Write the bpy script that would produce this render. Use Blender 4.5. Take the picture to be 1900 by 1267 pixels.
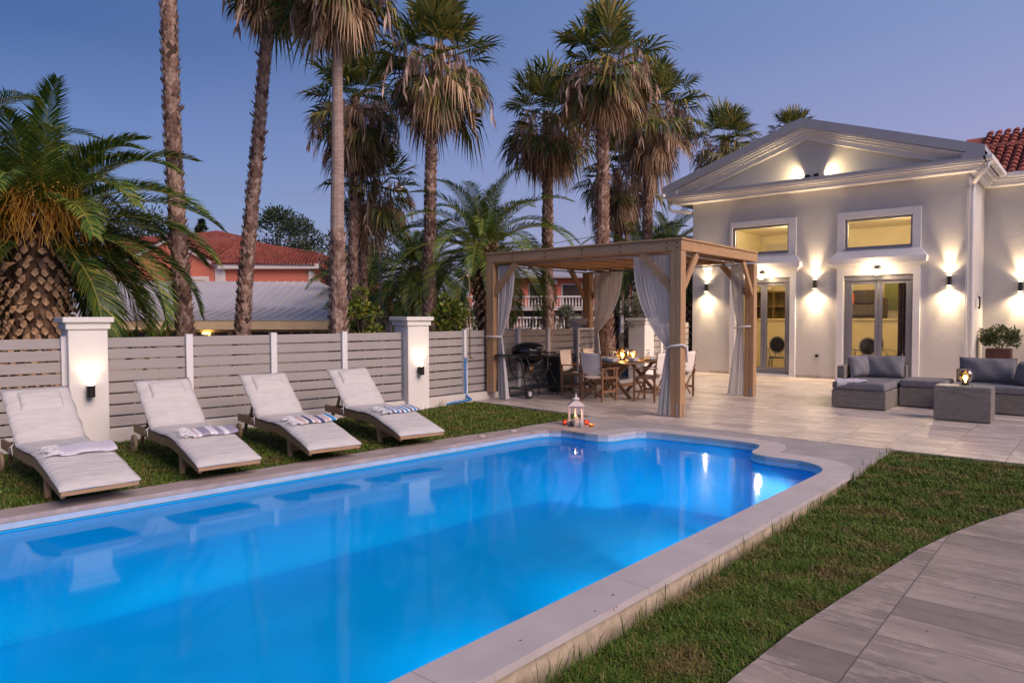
import bpy, math, random
from math import sin, cos, pi, radians, sqrt, atan2
from mathutils import Vector, Matrix
from mathutils.geometry import tessellate_polygon

for o in list(bpy.data.objects):
    bpy.data.objects.remove(o, do_unlink=True)
scene = bpy.context.scene
COL = scene.collection
random.seed(7)

# ------------------------------------------------------------------ camera
YAW, PITCH, ROLL, CAMH = -0.704367, -0.0336996, -0.00232702, 1.65
cd = bpy.data.cameras.new('camera')
cam = bpy.data.objects.new('camera', cd)
COL.objects.link(cam)
cd.sensor_width = 36.0
cd.lens = 1311.512 / 1900 * 36.0
cd.clip_end = 3000
Fv = Vector((sin(YAW)*cos(PITCH), cos(YAW)*cos(PITCH), sin(PITCH)))
rt = Vector((cos(YAW), -sin(YAW), 0)); up = rt.cross(Fv)
Rv = cos(ROLL)*rt + sin(ROLL)*up; Uv = -sin(ROLL)*rt + cos(ROLL)*up
M = Matrix.Identity(4)
for i in range(3):
    M[i][0] = Rv[i]; M[i][1] = Uv[i]; M[i][2] = -Fv[i]
M[2][3] = CAMH
cam.matrix_world = M
scene.camera = cam

# ------------------------------------------------------------------ sky and dusk light
w = bpy.data.worlds.new("World"); scene.world = w; w.use_nodes = True
nt = w.node_tree; nt.nodes.clear()
out = nt.nodes.new('ShaderNodeOutputWorld'); bg = nt.nodes.new('ShaderNodeBackground')
sky = nt.nodes.new('ShaderNodeTexSky'); sky.sky_type = 'NISHITA'; sky.sun_disc = False
SUN_EL, SUN_AZ = radians(37), radians(93)      # azimuth clockwise from +Y
sky.sun_elevation = SUN_EL; sky.sun_rotation = SUN_AZ
sky.ozone_density = 4.0; sky.dust_density = 0.6
geo = nt.nodes.new('ShaderNodeTexCoord')
nrm = nt.nodes.new('ShaderNodeVectorMath'); nrm.operation = 'NORMALIZE'
nt.links.new(geo.outputs['Generated'], nrm.inputs[0])
sp = nt.nodes.new('ShaderNodeSeparateXYZ'); nt.links.new(nrm.outputs[0], sp.inputs[0])
# the afterglow side (towards +X) is more lilac, the far side deeper blue
dt = nt.nodes.new('ShaderNodeVectorMath'); dt.operation = 'DOT_PRODUCT'
dt.inputs[1].default_value = (0.90, 0.43, 0)
nt.links.new(nrm.outputs[0], dt.inputs[0])
def ramp(tree, stops, fac):
    r = tree.nodes.new('ShaderNodeValToRGB'); e = r.color_ramp.elements
    while len(e) < len(stops): e.new(0.5)
    for k, (p, c) in enumerate(stops):
        e[k].position = p; e[k].color = (c[0], c[1], c[2], 1)
    tree.links.new(fac, r.inputs[0]); return r
A = ramp(nt, [(0.0, (.38,.34,.46)), (.06, (.31,.33,.50)), (.14, (.215,.315,.56)), (.23, (.145,.24,.51)), (.33, (.070,.145,.37)), (.42, (.052,.125,.34)), (.6, (.05,.11,.31)), (1, (.035,.08,.22))], sp.outputs['Z'])
B = ramp(nt, [(0.0, (.50,.42,.52)), (.08, (.44,.41,.60)), (.22, (.34,.36,.61)), (.34, (.245,.32,.58)), (.46, (.20,.30,.58)), (.7, (.09,.14,.34)), (1, (.04,.09,.24))], sp.outputs['Z'])
mr = nt.nodes.new('ShaderNodeMapRange'); mr.inputs[1].default_value = -0.75; mr.inputs[2].default_value = 0.35
nt.links.new(dt.outputs['Value'], mr.inputs[0])
mx = nt.nodes.new('ShaderNodeMixRGB'); nt.links.new(mr.outputs[0], mx.inputs[0])
nt.links.new(A.outputs[0], mx.inputs[1]); nt.links.new(B.outputs[0], mx.inputs[2])
# faint cloud bands near the horizon
mp = nt.nodes.new('ShaderNodeMapping'); mp.inputs['Scale'].default_value = (2.2, 2.2, 16)
nt.links.new(nrm.outputs[0], mp.inputs[0])
nz = nt.nodes.new('ShaderNodeTexNoise'); nz.inputs['Scale'].default_value = 2.0; nz.inputs['Detail'].default_value = 5
nt.links.new(mp.outputs[0], nz.inputs['Vector'])
cr = ramp(nt, [(.48, (0,0,0)), (.72, (1,1,1))], nz.outputs['Fac'])
hz = nt.nodes.new('ShaderNodeMapRange'); hz.inputs[1].default_value = .30; hz.inputs[2].default_value = .06
nt.links.new(sp.outputs['Z'], hz.inputs[0])
cm = nt.nodes.new('ShaderNodeMath'); cm.operation = 'MULTIPLY'
nt.links.new(cr.outputs[0], cm.inputs[0]); nt.links.new(hz.outputs[0], cm.inputs[1])
cm2 = nt.nodes.new('ShaderNodeMath'); cm2.operation = 'MULTIPLY'; cm2.inputs[1].default_value = .45
nt.links.new(cm.outputs[0], cm2.inputs[0])
mc = nt.nodes.new('ShaderNodeMixRGB'); mc.inputs[2].default_value = (.26, .25, .40, 1)
nt.links.new(cm2.outputs[0], mc.inputs[0]); nt.links.new(mx.outputs[0], mc.inputs[1])
# a little of the physical sky on top of the dusk gradient
sk = nt.nodes.new('ShaderNodeMixRGB'); sk.blend_type = 'MULTIPLY'; sk.inputs[0].default_value = 1
sk.inputs[2].default_value = (.004, .004, .005, 1)
nt.links.new(sky.outputs[0], sk.inputs[1])
ad = nt.nodes.new('ShaderNodeMixRGB'); ad.blend_type = 'ADD'; ad.inputs[0].default_value = 1
nt.links.new(mc.outputs[0], ad.inputs[1]); nt.links.new(sk.outputs[0], ad.inputs[2])
nt.links.new(ad.outputs[0], bg.inputs[0]); bg.inputs[1].default_value = 0.95
nt.links.new(bg.outputs[0], out.inputs[0])

sl = bpy.data.lights.new('afterglow', 'SUN'); sl.energy = 3.7; sl.angle = radians(40); sl.color = (1.0, .77, .66)
so = bpy.data.objects.new('afterglow', sl); COL.objects.link(so)
sd = Vector((sin(SUN_AZ)*cos(SUN_EL), cos(SUN_AZ)*cos(SUN_EL), sin(SUN_EL)))
so.rotation_euler = sd.to_track_quat('Z', 'Y').to_euler()
so.location = (40, -5, 30)

vs = scene.view_settings
scene.display_settings.display_device = 'sRGB'
vs.view_transform = 'Standard'; vs.look = 'None'; vs.exposure = 0.0; vs.gamma = 1.0; vs.use_curve_mapping = False
scene.render.engine = 'CYCLES'
scene.cycles.use_denoising = True
scene.cycles.max_bounces = 8; scene.cycles.transparent_max_bounces = 24
scene.cycles.sample_clamp_indirect = 4
scene.cycles.caustics_reflective = False; scene.cycles.caustics_refractive = False

# ------------------------------------------------------------------ materials
class N:
    def __init__(s, name):
        s.m = bpy.data.materials.new(name); s.m.use_nodes = True
        s.t = s.m.node_tree; s.b = s.t.nodes['Principled BSDF']; s.o = s.t.nodes['Material Output']
    def n(s, kind, **kw):
        x = s.t.nodes.new(kind)
        for k, v in kw.items(): setattr(x, k, v)
        return x
    def l(s, a, b): s.t.links.new(a, b)
    def math(s, op, a, b=None):
        x = s.n('ShaderNodeMath', operation=op)
        for i, v in enumerate((a, b)):
            if v is None: continue
            if isinstance(v, (int, float)): x.inputs[i].default_value = v
            else: s.l(v, x.inputs[i])
        return x.outputs[0]
    def mix(s, f, a, b, mode='MIX'):
        x = s.n('ShaderNodeMixRGB', blend_type=mode)
        for i, v in enumerate((f, a, b)):
            if isinstance(v, (int, float)): x.inputs[i].default_value = v
            elif isinstance(v, tuple): x.inputs[i].default_value = (v[0], v[1], v[2], 1)
            else: s.l(v, x.inputs[i])
        return x.outputs[0]
    def noise(s, scale, vec=None, detail=4, stretch=None, rough=.55):
        x = s.n('ShaderNodeTexNoise'); x.inputs['Scale'].default_value = scale; x.inputs['Detail'].default_value = detail
        x.inputs['Roughness'].default_value = rough
        v = vec or s.obj()
        if stretch:
            mpn = s.n('ShaderNodeMapping'); mpn.inputs['Scale'].default_value = stretch; s.l(v, mpn.inputs[0]); v = mpn.outputs[0]
        s.l(v, x.inputs['Vector']); return x.outputs['Fac']
    def obj(s):
        if not hasattr(s, '_o'): s._o = s.n('ShaderNodeTexCoord')
        return s._o.outputs['Object']
    def pos(s):
        if not hasattr(s, '_g'): s._g = s.n('ShaderNodeNewGeometry')
        return s._g.outputs['Position']
    def island(s):
        if not hasattr(s, '_g'): s._g = s.n('ShaderNodeNewGeometry')
        return s._g.outputs['Random Per Island']
    def ramp(s, fac, stops): return ramp(s.t, stops, fac).outputs[0]
    def bump(s, h, strength=.3, dist=.01):
        x = s.n('ShaderNodeBump'); x.inputs['Strength'].default_value = strength; x.inputs['Distance'].default_value = dist
        s.l(h, x.inputs['Height']); s.l(x.outputs[0], s.b.inputs['Normal'])
    def base(s, c):
        if isinstance(c, tuple): s.b.inputs['Base Color'].default_value = (c[0], c[1], c[2], 1)
        else: s.l(c, s.b.inputs['Base Color'])
    def rough(s, v):
        if isinstance(v, (int, float)): s.b.inputs['Roughness'].default_value = v
        else: s.l(v, s.b.inputs['Roughness'])

MC = {}
def plain(name, c, rough=.6, var=.12, scale=6, metal=0, bump=.15, bscale=60, bdist=.004, stretch=None, spec=None):
    if name in MC: return MC[name]
    s = N(name); f = s.noise(scale, stretch=stretch)
    dark = tuple(x*(1-var) for x in c); light = tuple(min(1, x*(1+var)) for x in c)
    s.base(s.ramp(f, [(.3, dark), (.7, light)])); s.rough(rough)
    s.b.inputs['Metallic'].default_value = metal
    if spec is not None: s.b.inputs['Specular IOR Level'].default_value = spec
    if bump: s.bump(s.noise(bscale, stretch=stretch), bump, bdist)
    MC[name] = s.m; return s.m
def emit(name, c, k):
    if name in MC: return MC[name]
    s = N(name); s.base(c); s.b.inputs['Emission Color'].default_value = (c[0], c[1], c[2], 1)
    s.b.inputs['Emission Strength'].default_value = k; MC[name] = s.m; return s.m
def stucco(name, c, amt=.25):
    if name in MC: return MC[name]
    s = N(name)
    f = s.noise(1.3, detail=6); g = s.noise(7, detail=6)
    s.base(s.mix(s.math('MULTIPLY', g, .35), s.ramp(f, [(.3, tuple(x*.9 for x in c)), (.7, c)]), tuple(x*.8 for x in c)))
    s.rough(.8)
    h = s.math('ADD', s.noise(5, detail=8, rough=.65), s.math('MULTIPLY', s.noise(45, detail=3), .25))
    s.bump(h, amt, .05); MC[name] = s.m; return s.m
def wood(name, a, b, scale=(1, 1, 1), rough=.6, grain=9):
    if name in MC: return MC[name]
    s = N(name)
    f = s.noise(grain, stretch=scale, detail=8, rough=.65); g = s.noise(2.2)
    c = s.ramp(f, [(.25, a), (.55, tuple((x+y)/2 for x, y in zip(a, b))), (.75, b)])
    c = s.mix(s.math('MULTIPLY', g, .5), c, tuple(x*.7 for x in a))
    c = s.mix(s.math('MULTIPLY', s.island(), .3), c, tuple(x*.72 for x in b))
    # knots
    v = s.n('ShaderNodeTexVoronoi'); v.inputs['Scale'].default_value = 2.6
    mpn = s.n('ShaderNodeMapping'); mpn.inputs['Scale'].default_value = tuple(1+.4*(x-1) for x in scale)
    s.l(s.obj(), mpn.inputs[0]); s.l(mpn.outputs[0], v.inputs['Vector'])
    kn = s.ramp(v.outputs['Distance'], [(.03, (1,1,1)), (.09, (0,0,0))])
    c = s.mix(kn, c, tuple(x*.35 for x in a))
    s.base(c); s.rough(rough); s.bump(f, .25, .004); MC[name] = s.m; return s.m

# ------------------------------------------------------------------ mesh builder and scene helpers
class MB:
    def __init__(s): s.v = []; s.f = []; s.mi = []
    def add(s, vs, fs, mi=0):
        n = len(s.v); s.v += [tuple(v) for v in vs]
        for f in fs: s.f.append(tuple(i+n for i in f)); s.mi.append(mi)
        return s
    def box(s, x0, x1, y0, y1, z0, z1, mi=0):
        return s.add([(x0,y0,z0),(x1,y0,z0),(x1,y1,z0),(x0,y1,z0),(x0,y0,z1),(x1,y0,z1),(x1,y1,z1),(x0,y1,z1)],
                     [(0,3,2,1),(4,5,6,7),(0,1,5,4),(1,2,6,5),(2,3,7,6),(3,0,4,7)], mi)
    def bar(s, p, q, wd, ht, up=(0,0,1), mi=0):
        p = Vector(p); q = Vector(q); d = (q-p).normalized(); u = Vector(up)
        if abs(d.dot(u)) > .98: u = Vector((1,0,0))
        sd_ = d.cross(u).normalized(); u = sd_.cross(d)
        vs_ = []
        for e in (p, q):
            for a, b in ((-1,-1),(1,-1),(1,1),(-1,1)): vs_.append(e + sd_*a*wd/2 + u*b*ht/2)
        return s.add(vs_, [(0,1,2,3),(7,6,5,4),(0,4,5,1),(1,5,6,2),(2,6,7,3),(3,7,4,0)], mi)
    def tube(s, pts, r, seg=8, mi=0, cap=True):
        pts = [Vector(p) for p in pts]; n = len(pts); rings = []
        prev = None
        for i, p in enumerate(pts):
            d = (pts[min(i+1, n-1)] - pts[max(i-1, 0)]).normalized()
            if prev is None:
                u = Vector((0,0,1)) if abs(d.z) < .9 else Vector((1,0,0))
                u = (u - d*u.dot(d)).normalized()
            else: u = (prev - d*prev.dot(d)).normalized()
            prev = u; v = d.cross(u); rr = r[i] if isinstance(r, (list, tuple)) else r
            rings.append([p + u*cos(2*pi*k/seg)*rr + v*sin(2*pi*k/seg)*rr for k in range(seg)])
        vs_ = [x for rg in rings for x in rg]; fs = []
        for i in range(n-1):
            for k in range(seg):
                a = i*seg+k; b = i*seg+(k+1) % seg; fs.append((a, b, b+seg, a+seg))
        if cap: fs.append(tuple(range(seg-1, -1, -1))); fs.append(tuple((n-1)*seg+k for k in range(seg)))
        return s.add(vs_, fs, mi)
    def lathe(s, prof, c=(0,0,0), seg=20, sx=1, sy=1, mi=0):
        vs_ = []; fs = []; n = len(prof)
        for r, z in prof:
            for k in range(seg): vs_.append((c[0]+r*sx*cos(2*pi*k/seg), c[1]+r*sy*sin(2*pi*k/seg), c[2]+z))
        for i in range(n-1):
            for k in range(seg):
                a = i*seg+k; b = i*seg+(k+1) % seg; fs.append((a, b, b+seg, a+seg))
        fs.append(tuple(range(seg-1, -1, -1))); fs.append(tuple((n-1)*seg+k for k in range(seg)))
        return s.add(vs_, fs, mi)
    def prism(s, poly, z0, z1, mi=0):      # poly: counter-clockwise (x, y)
        n = len(poly); tri = tessellate_polygon([[Vector((x, y, 0)) for x, y in poly]])
        vs_ = [(x, y, z0) for x, y in poly] + [(x, y, z1) for x, y in poly]; fs = []
        for t in tri:
            a, b, c = t
            A_, B_, C_ = (Vector(poly[i]) for i in (a, b, c))
            if (B_-A_).x*(C_-A_).y - (B_-A_).y*(C_-A_).x < 0: a, c = c, a
            fs.append((a+n, b+n, c+n)); fs.append((c, b, a))
        area = sum(poly[i][0]*poly[(i+1) % n][1]-poly[(i+1) % n][0]*poly[i][1] for i in range(n))
        for i in range(n):
            j = (i+1) % n
            fs.append((i, j, j+n, i+n) if area > 0 else (j, i, i+n, j+n))
        return s.add(vs_, fs, mi)
    def grid(s, fn, nu, nv, mi=0, thick=None):
        vs_ = [fn(i/nu, j/nv) for j in range(nv+1) for i in range(nu+1)]
        fs = [(j*(nu+1)+i, j*(nu+1)+i+1, (j+1)*(nu+1)+i+1, (j+1)*(nu+1)+i) for j in range(nv) for i in range(nu)]
        return s.add(vs_, fs, mi)
    def build(s, name, mats, parent=None, smooth=False, bevel=0, solid=0, sub=0, flat_angle=None):
        me = bpy.data.meshes.new(name); me.from_pydata(s.v, [], s.f)
        if not isinstance(mats, (list, tuple)): mats = [mats]
        for m in mats: me.materials.append(m)
        if len(mats) > 1: me.polygons.foreach_set('material_index', s.mi)
        if smooth: me.polygons.foreach_set('use_smooth', [True]*len(me.polygons))
        me.update()
        o = bpy.data.objects.new(name, me); COL.objects.link(o)
        if parent: o.parent = parent
        if solid:
            md = o.modifiers.new('solid', 'SOLIDIFY'); md.thickness = solid; md.offset = 0
        if bevel:
            md = o.modifiers.new('bevel', 'BEVEL'); md.width = bevel; md.segments = 2; md.limit_method = 'ANGLE'; md.angle_limit = radians(40)
        if sub:
            md = o.modifiers.new('sub', 'SUBSURF'); md.levels = sub; md.render_levels = sub
        return o
def tag(o, label=None, cat=None, group=None, kind=None):
    if label: o['label'] = label
    if cat: o['category'] = cat
    if group: o['group'] = group
    if kind: o['kind'] = kind
    return o
def thing(name, label, cat, loc=(0,0,0), rz=0, group=None, scale=1):
    o = bpy.data.objects.new(name, None); COL.objects.link(o); o.location = loc; o.rotation_euler = (0,0,rz)
    o.empty_display_size = .1; o.scale = (scale,)*3
    return tag(o, label, cat, group)
def dup(o, loc, rz, label, parent=None, scale=None):
    c = o.copy(); COL.objects.link(c); c.location = loc; c.rotation_euler = (0,0,rz); c['label'] = label
    if scale: c.scale = (scale,)*3
    def kids(a, b):
        for ch in [x for x in list(COL.objects) if x.parent == a]:
            k = ch.copy(); COL.objects.link(k); k.parent = b; kids(ch, k)
    kids(o, c); return c
def lamp(name, kind, loc, power, color=(1,.72,.42), size=.05, parent=None, aim=None, cone=None, blend=.5):
    l = bpy.data.lights.new(name, kind); l.energy = power; l.color = color; l.cycles.max_bounces = 6
    if kind in ('POINT', 'SPOT'): l.shadow_soft_size = size
    if kind == 'AREA': l.size = size
    if kind == 'SPOT': l.spot_size = cone; l.spot_blend = blend
    o = bpy.data.objects.new(name, l); COL.objects.link(o); o.location = loc
    if aim is not None: o.rotation_euler = Vector(aim).to_track_quat('-Z', 'Y').to_euler()
    if parent: o.parent = parent
    return o
WARM = (1.0, .70, .38)
POOLW, INTK, SCP, DLK, GBK, PLP = 88, 1.3, 230, 1.8, 2.6, 10
# ================================================================== materials used all over
def tile_mat(name, tw, th, ox, oy, ca, cb, rough=.33):
    s = N(name); p = s.pos(); xyz = s.n('ShaderNodeSeparateXYZ'); s.l(p, xyz.inputs[0])
    X = s.math('DIVIDE', s.math('SUBTRACT', xyz.outputs[0], ox), tw); Y = s.math('DIVIDE', s.math('SUBTRACT', xyz.outputs[1], oy), th)
    fx = s.math('FRACT', X); fy = s.math('FRACT', Y)
    ix = s.math('FLOOR', X); iy = s.math('FLOOR', Y)
    cb_ = s.n('ShaderNodeCombineXYZ'); s.l(ix, cb_.inputs[0]); s.l(iy, cb_.inputs[1])
    wn = s.n('ShaderNodeTexWhiteNoise', noise_dimensions='2D'); s.l(cb_.outputs[0], wn.inputs['Vector'])
    # streaky stone veins, shifted for every tile
    off = s.n('ShaderNodeVectorMath', operation='SCALE'); s.l(wn.outputs['Color'], off.inputs[0]); off.inputs['Scale'].default_value = 40
    ps = s.n('ShaderNodeVectorMath', operation='ADD'); s.l(p, ps.inputs[0]); s.l(off.outputs[0], ps.inputs[1])
    v1 = s.noise(3.2, ps.outputs[0], 6, (.35, 2.4, 1)); v2 = s.noise(9, ps.outputs[0], 8, (.3, 3.5, 1), .7); v3 = s.noise(1.6, ps.outputs[0], 3)
    c = s.ramp(s.math('ADD', s.math('MULTIPLY', v1, .6), s.math('MULTIPLY', v2, .4)), [(.33, ca), (.5, tuple((a+b)/2 for a, b in zip(ca, cb))), (.66, cb)])
    c = s.mix(s.math('MULTIPLY', wn.outputs['Value'], .62), c, tuple(a*.66 for a in ca))
    c = s.mix(s.math('MULTIPLY', s.ramp(v3, [(.5, (0,0,0)), (.72, (1,1,1))]), .4), c, tuple(min(1, a*1.15) for a in cb))
    gx = s.math('LESS_THAN', s.math('ABSOLUTE', s.math('SUBTRACT', fx, .5)), .5-.0038/tw)
    gy = s.math('LESS_THAN', s.math('ABSOLUTE', s.math('SUBTRACT', fy, .5)), .5-.0034/th)
    g = s.math('MULTIPLY', gx, gy)
    v4 = s.noise(2.2, ps.outputs[0], 9, (.5, 1.6, 1), .75)
    c = s.mix(s.ramp(v4, [(.52, (0,0,0)), (.56, (.6,.6,.6)), (.60, (0,0,0))]), c, tuple(min(1, a*1.25) for a in cb))
    c = s.mix(s.ramp(v4, [(.36, (.55,.55,.55)), (.42, (0,0,0))]), c, tuple(a*.6 for a in ca))
    c = s.mix(g, tuple(a*.42 for a in ca), c)
    s.base(c)
    s.rough(s.math('ADD', s.math('MULTIPLY', v2, .35), rough-.12))
    hh = s.math('ADD', s.math('MULTIPLY', g, 1.0), s.math('MULTIPLY', v2, .3))
    s.bump(hh, .35, .004); return s.m
M_tile = tile_mat('terrace_tile', .64, .34, -.90, .07, (.38,.325,.295), (.66,.58,.52), .36)
M_path = tile_mat('path_tile', 1.28, .337, -.945, .09, (.21,.168,.145), (.39,.325,.28), .5)
M_cop = plain('coping_stone', (.50,.455,.46), .7, .12, 5, bump=.4, bscale=120, bdist=.002)
M_coptan = plain('coping_tan', (.36,.29,.275), .65, .22, 4, stretch=(5,.8,1), bump=.3)
M_conc = plain('surround_concrete', (.34,.315,.31), .75, .14, 3, bump=.3, bscale=90)
M_white = stucco('white_render', (.61,.595,.575), .09)
M_trim = plain('white_trim', (.72,.71,.72), .6, .05, 3, bump=.08)
M_soil = plain('soil', (.10,.07,.045), .95, .4, 14, bump=.6, bscale=40, bdist=.02)
M_asph = plain('asphalt', (.06,.058,.058), .9, .2, 10)

# ================================================================== ground and paving
g = MB(); g.add([(-400,-200,-.25),(300,-200,-.25),(300,600,-.25),(-400,600,-.25)], [(0,1,2,3)])
# the pool hole is cut out of the sheet by leaving it below the basin walls
def ring(outer, holes, z):
    polys = [outer]+holes; allp = [p for q in polys for p in q]
    tri = tessellate_polygon([[Vector((x, y, 0)) for x, y in q] for q in polys])
    vs_ = [(x, y, z) for x, y in allp]; fs = []
    for a, b, c in tri:
        A_, B_, C_ = (Vector(allp[i]) for i in (a, b, c))
        if (B_-A_).x*(C_-A_).y-(B_-A_).y*(C_-A_).x < 0: a, c = c, a
        fs.append((a, b, c))
    return vs_, fs
inner = [(-2.56,-2.5),(-2.47,2.03),(-2.40,4.9),(-2.335,7.80),(-2.36,7.98),(-2.44,8.13),(-2.56,8.24),(-2.72,8.30),(-3.11,8.31),(-3.24,8.35),(-3.33,8.44),(-3.37,8.58),(-3.39,8.82),(-3.44,8.98),(-3.56,9.06),(-3.8,9.09),(-4.4,9.09),(-4.90,9.07),(-5.12,9.03),(-5.24,8.93),(-5.29,8.76),(-5.32,8.56),(-5.38,8.42),(-5.50,8.34),(-5.7,8.32),(-5.95,8.35),(-6.14,8.34),(-6.29,8.24),(-6.38,8.08),(-6.42,7.80),(-6.51,6.64),(-6.72,4.4),(-6.98,1.67),(-7.36,-2.5)]
outer = [(-2.25,-2.8),(-2.165,2.29),(-2.10,4.9),(-2.05,7.88),(-2.09,8.15),(-2.20,8.37),(-2.37,8.54),(-2.56,8.62),(-2.78,8.64),(-3.07,8.65),(-3.09,8.69),(-3.10,8.98),(-3.19,9.20),(-3.35,9.33),(-3.6,9.39),(-4.4,9.39),(-4.93,9.38),(-5.22,9.33),(-5.43,9.21),(-5.54,9.03),(-5.60,8.70),(-5.63,8.66),(-5.95,8.69),(-6.25,8.66),(-6.48,8.52),(-6.64,8.32),(-6.74,8.05),(-6.90,7.00),(-7.12,3.88),(-7.30,1.75),(-7.70,-2.8)]
big = [(-60,-60),(60,-60),(60,120),(-60,120)]
vs_, fs = ring([(-400,-200),(300,-200),(300,600),(-400,600)], [inner[::-1]], -.30)
g = MB(); g.add(vs_, fs)
tag(g.build('ground', M_soil), kind='structure')
# street behind the fence
g = MB(); g.add([(-17.5,-30,-.29),(-13.8,-30,-.29),(-9.6,60,-.29),(-13.4,60,-.29)], [(0,1,2,3)])
st = tag(g.build('road', M_asph), kind='structure')

# terrace, pool surround, coping
ter = [(-2.06,9.72),(-6.66,9.86),(-8.8,10.12),(-9.9,10.2),(-9.9,20.2),(-2.5,19.9),(-2.5,22.5),(8,22.5),(8,9.72)]
tag(MB().prism(ter[::-1], -.24, 0).build('terrace_floor', M_tile), kind='structure')
sur = [(-2.055,8.0),(-2.09,8.155),(-2.205,8.375),(-2.375,8.545),(-2.56,8.625),(-2.78,8.645),(-3.065,8.655),(-3.085,8.69),(-3.095,8.98),(-3.185,9.205),(-3.345,9.335),(-3.6,9.395),(-4.4,9.395),(-4.93,9.385),(-5.23,9.335),(-5.435,9.215),(-5.545,9.03),(-5.605,8.70),(-5.63,8.665),(-5.95,8.695),(-6.25,8.665),(-6.485,8.525),(-6.645,8.325),(-6.745,8.05),(-6.80,8.3),(-6.66,9.855),(-2.06,9.715)]
tag(MB().prism(sur, -.24, -.004).build('pool_surround', M_conc), kind='structure')
# coping: joints cut in with a brick-like groove
s_ = N('coping'); p_ = s_.pos(); xyz = s_.n('ShaderNodeSeparateXYZ'); s_.l(p_, xyz.inputs[0])
fy = s_.math('FRACT', s_.math('DIVIDE', s_.math('SUBTRACT', xyz.outputs[1], .55), 1.62))
gr = s_.math('LESS_THAN', s_.math('ABSOLUTE', s_.math('SUBTRACT', fy, .5)), .4985)
west = s_.math('LESS_THAN', xyz.outputs[0], -5.7)
c1 = s_.ramp(s_.noise(3.5, p_, 6), [(.3, (.44,.40,.40)), (.7, (.55,.50,.50))])
c1 = s_.mix(s_.math('MULTIPLY', s_.noise(170, p_, 2), .35), c1, (.36,.33,.34))
c2 = s_.ramp(s_.noise(4, p_, 7, (6,.7,1)), [(.3, (.27,.215,.205)), (.7, (.46,.38,.36))])
s_.base(s_.mix(gr, (.2,.18,.17), s_.mix(west, c1, c2))); s_.rough(.62)
s_.bump(s_.math('ADD', s_.math('MULTIPLY', s_.noise(160, p_, 2), .3), gr), .25, .003)
M_coping = s_.m
cop = MB(); vs_, fs = ring(outer, [inner[::-1]], 0); cop.add(vs_, fs)
vs_, fs = ring(outer, [inner[::-1]], -.045); cop.add(vs_, [f[::-1] for f in fs])
def wallstrip(mb, loop, z0, z1, mi=0):
    n = len(loop)
    mb.add([(x, y, z0) for x, y in loop]+[(x, y, z1) for x, y in loop], [(i, (i+1) % n, (i+1) % n+n, i+n) for i in range(n)], mi)
wallstrip(cop, outer, -.045, 0); wallstrip(cop, inner, -.045, 0)
tag(cop.build('pool_coping', M_coping), kind='structure')
def inset(loop, d):
    n = len(loop); r = []
    for i in range(n):
        a = Vector(loop[i-1]); b = Vector(loop[i]); c = Vector(loop[(i+1) % n])
        t = (c-a).normalized(); r.append((b.x-t.y*d, b.y+t.x*d))
    return r
fnd = MB(); fo = inset(outer, .05)
wallstrip(fnd, fo, -.30, -.046)
tag(fnd.build('pool_foundation', plain('beige_cement', (.50,.42,.32), .9, .25, 9, bump=.5, bscale=30, bdist=.01)), kind='structure')

# basin: blue liner, floor, entry steps; the water is a smooth Fresnel surface
s_ = N('pool_liner'); s_.base(s_.ramp(s_.noise(1.2, s_.pos()), [(.35, (.0,.42,.88)), (.65, (.0,.46,.93))])); s_.rough(.6); M_liner = s_.m
M_band = plain('waterline_tile', (.38,.50,.66), .3, .1, 8, bump=0)
bas = MB(); wi = inset(inner, .012)
prof = [(0,-.105),(0,-.55)]+[(.45-.45*cos(a), -.55-.45*sin(a)) for a in [pi/2*k/8 for k in range(1, 9)]]
wi2 = inset(inner, .012)
cen = [(-4.6+(x+4.6)*.80, 2.8+(y-2.8)*.92) for x, y in wi2]     # rounded coving: the wall curves into the floor
loops = [([(a[0]+(c[0]-a[0])*d/.9, a[1]+(c[1]-a[1])*d/.9) for a, c in zip(wi2, cen)], z) for d, z in prof]
nL = len(wi2)
for (la, za), (lb, zb) in zip(loops, loops[1:]):
    bas.add([(x, y, za) for x, y in la]+[(x, y, zb) for x, y in lb], [(i, i+nL, (i+1) % nL+nL, (i+1) % nL) for i in range(nL)])
vs_, fs = ring(loops[-1][0], [], -1.0); bas.add(vs_, fs, 0)
band = MB(); wallstrip(band, inset(inner, .006), -.10, -.046)
tag(band.build('waterline_band', M_band), kind='structure')
bs = tag(bas.build('pool_basin', M_liner, smooth=True), kind='structure')
s_ = N('pool_water'); t = s_.t; t.nodes.remove(s_.b)
fr = s_.n('ShaderNodeFresnel'); fr.inputs['IOR'].default_value = 1.31
gl = s_.n('ShaderNodeBsdfGlossy'); gl.inputs['Roughness'].default_value = .06
tr = s_.n('ShaderNodeBsdfTransparent'); tr.inputs['Color'].default_value = (.06,.97,1,1)
gl.inputs['Color'].default_value = (.80,.95,1,1)
ms = s_.n('ShaderNodeMixShader'); s_.l(s_.math('MULTIPLY', fr.outputs[0], .78), ms.inputs[0]); s_.l(tr.outputs[0], ms.inputs[1]); s_.l(gl.outputs[0], ms.inputs[2])
bm = s_.n('ShaderNodeBump'); bm.inputs['Strength'].default_value = .05; bm.inputs['Distance'].default_value = .02
s_.l(s_.noise(2.4, s_.pos(), 2), bm.inputs['Height']); s_.l(bm.outputs[0], gl.inputs['Normal']); s_.l(bm.outputs[0], fr.inputs['Normal'])
s_.l(ms.outputs[0], s_.o.inputs[0])
wt = MB(); vs_, fs = ring(inset(inner, .008), [], -.115); wt.add(vs_, fs)
tag(wt.build('pool_water', s_.m), kind='structure')
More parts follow.
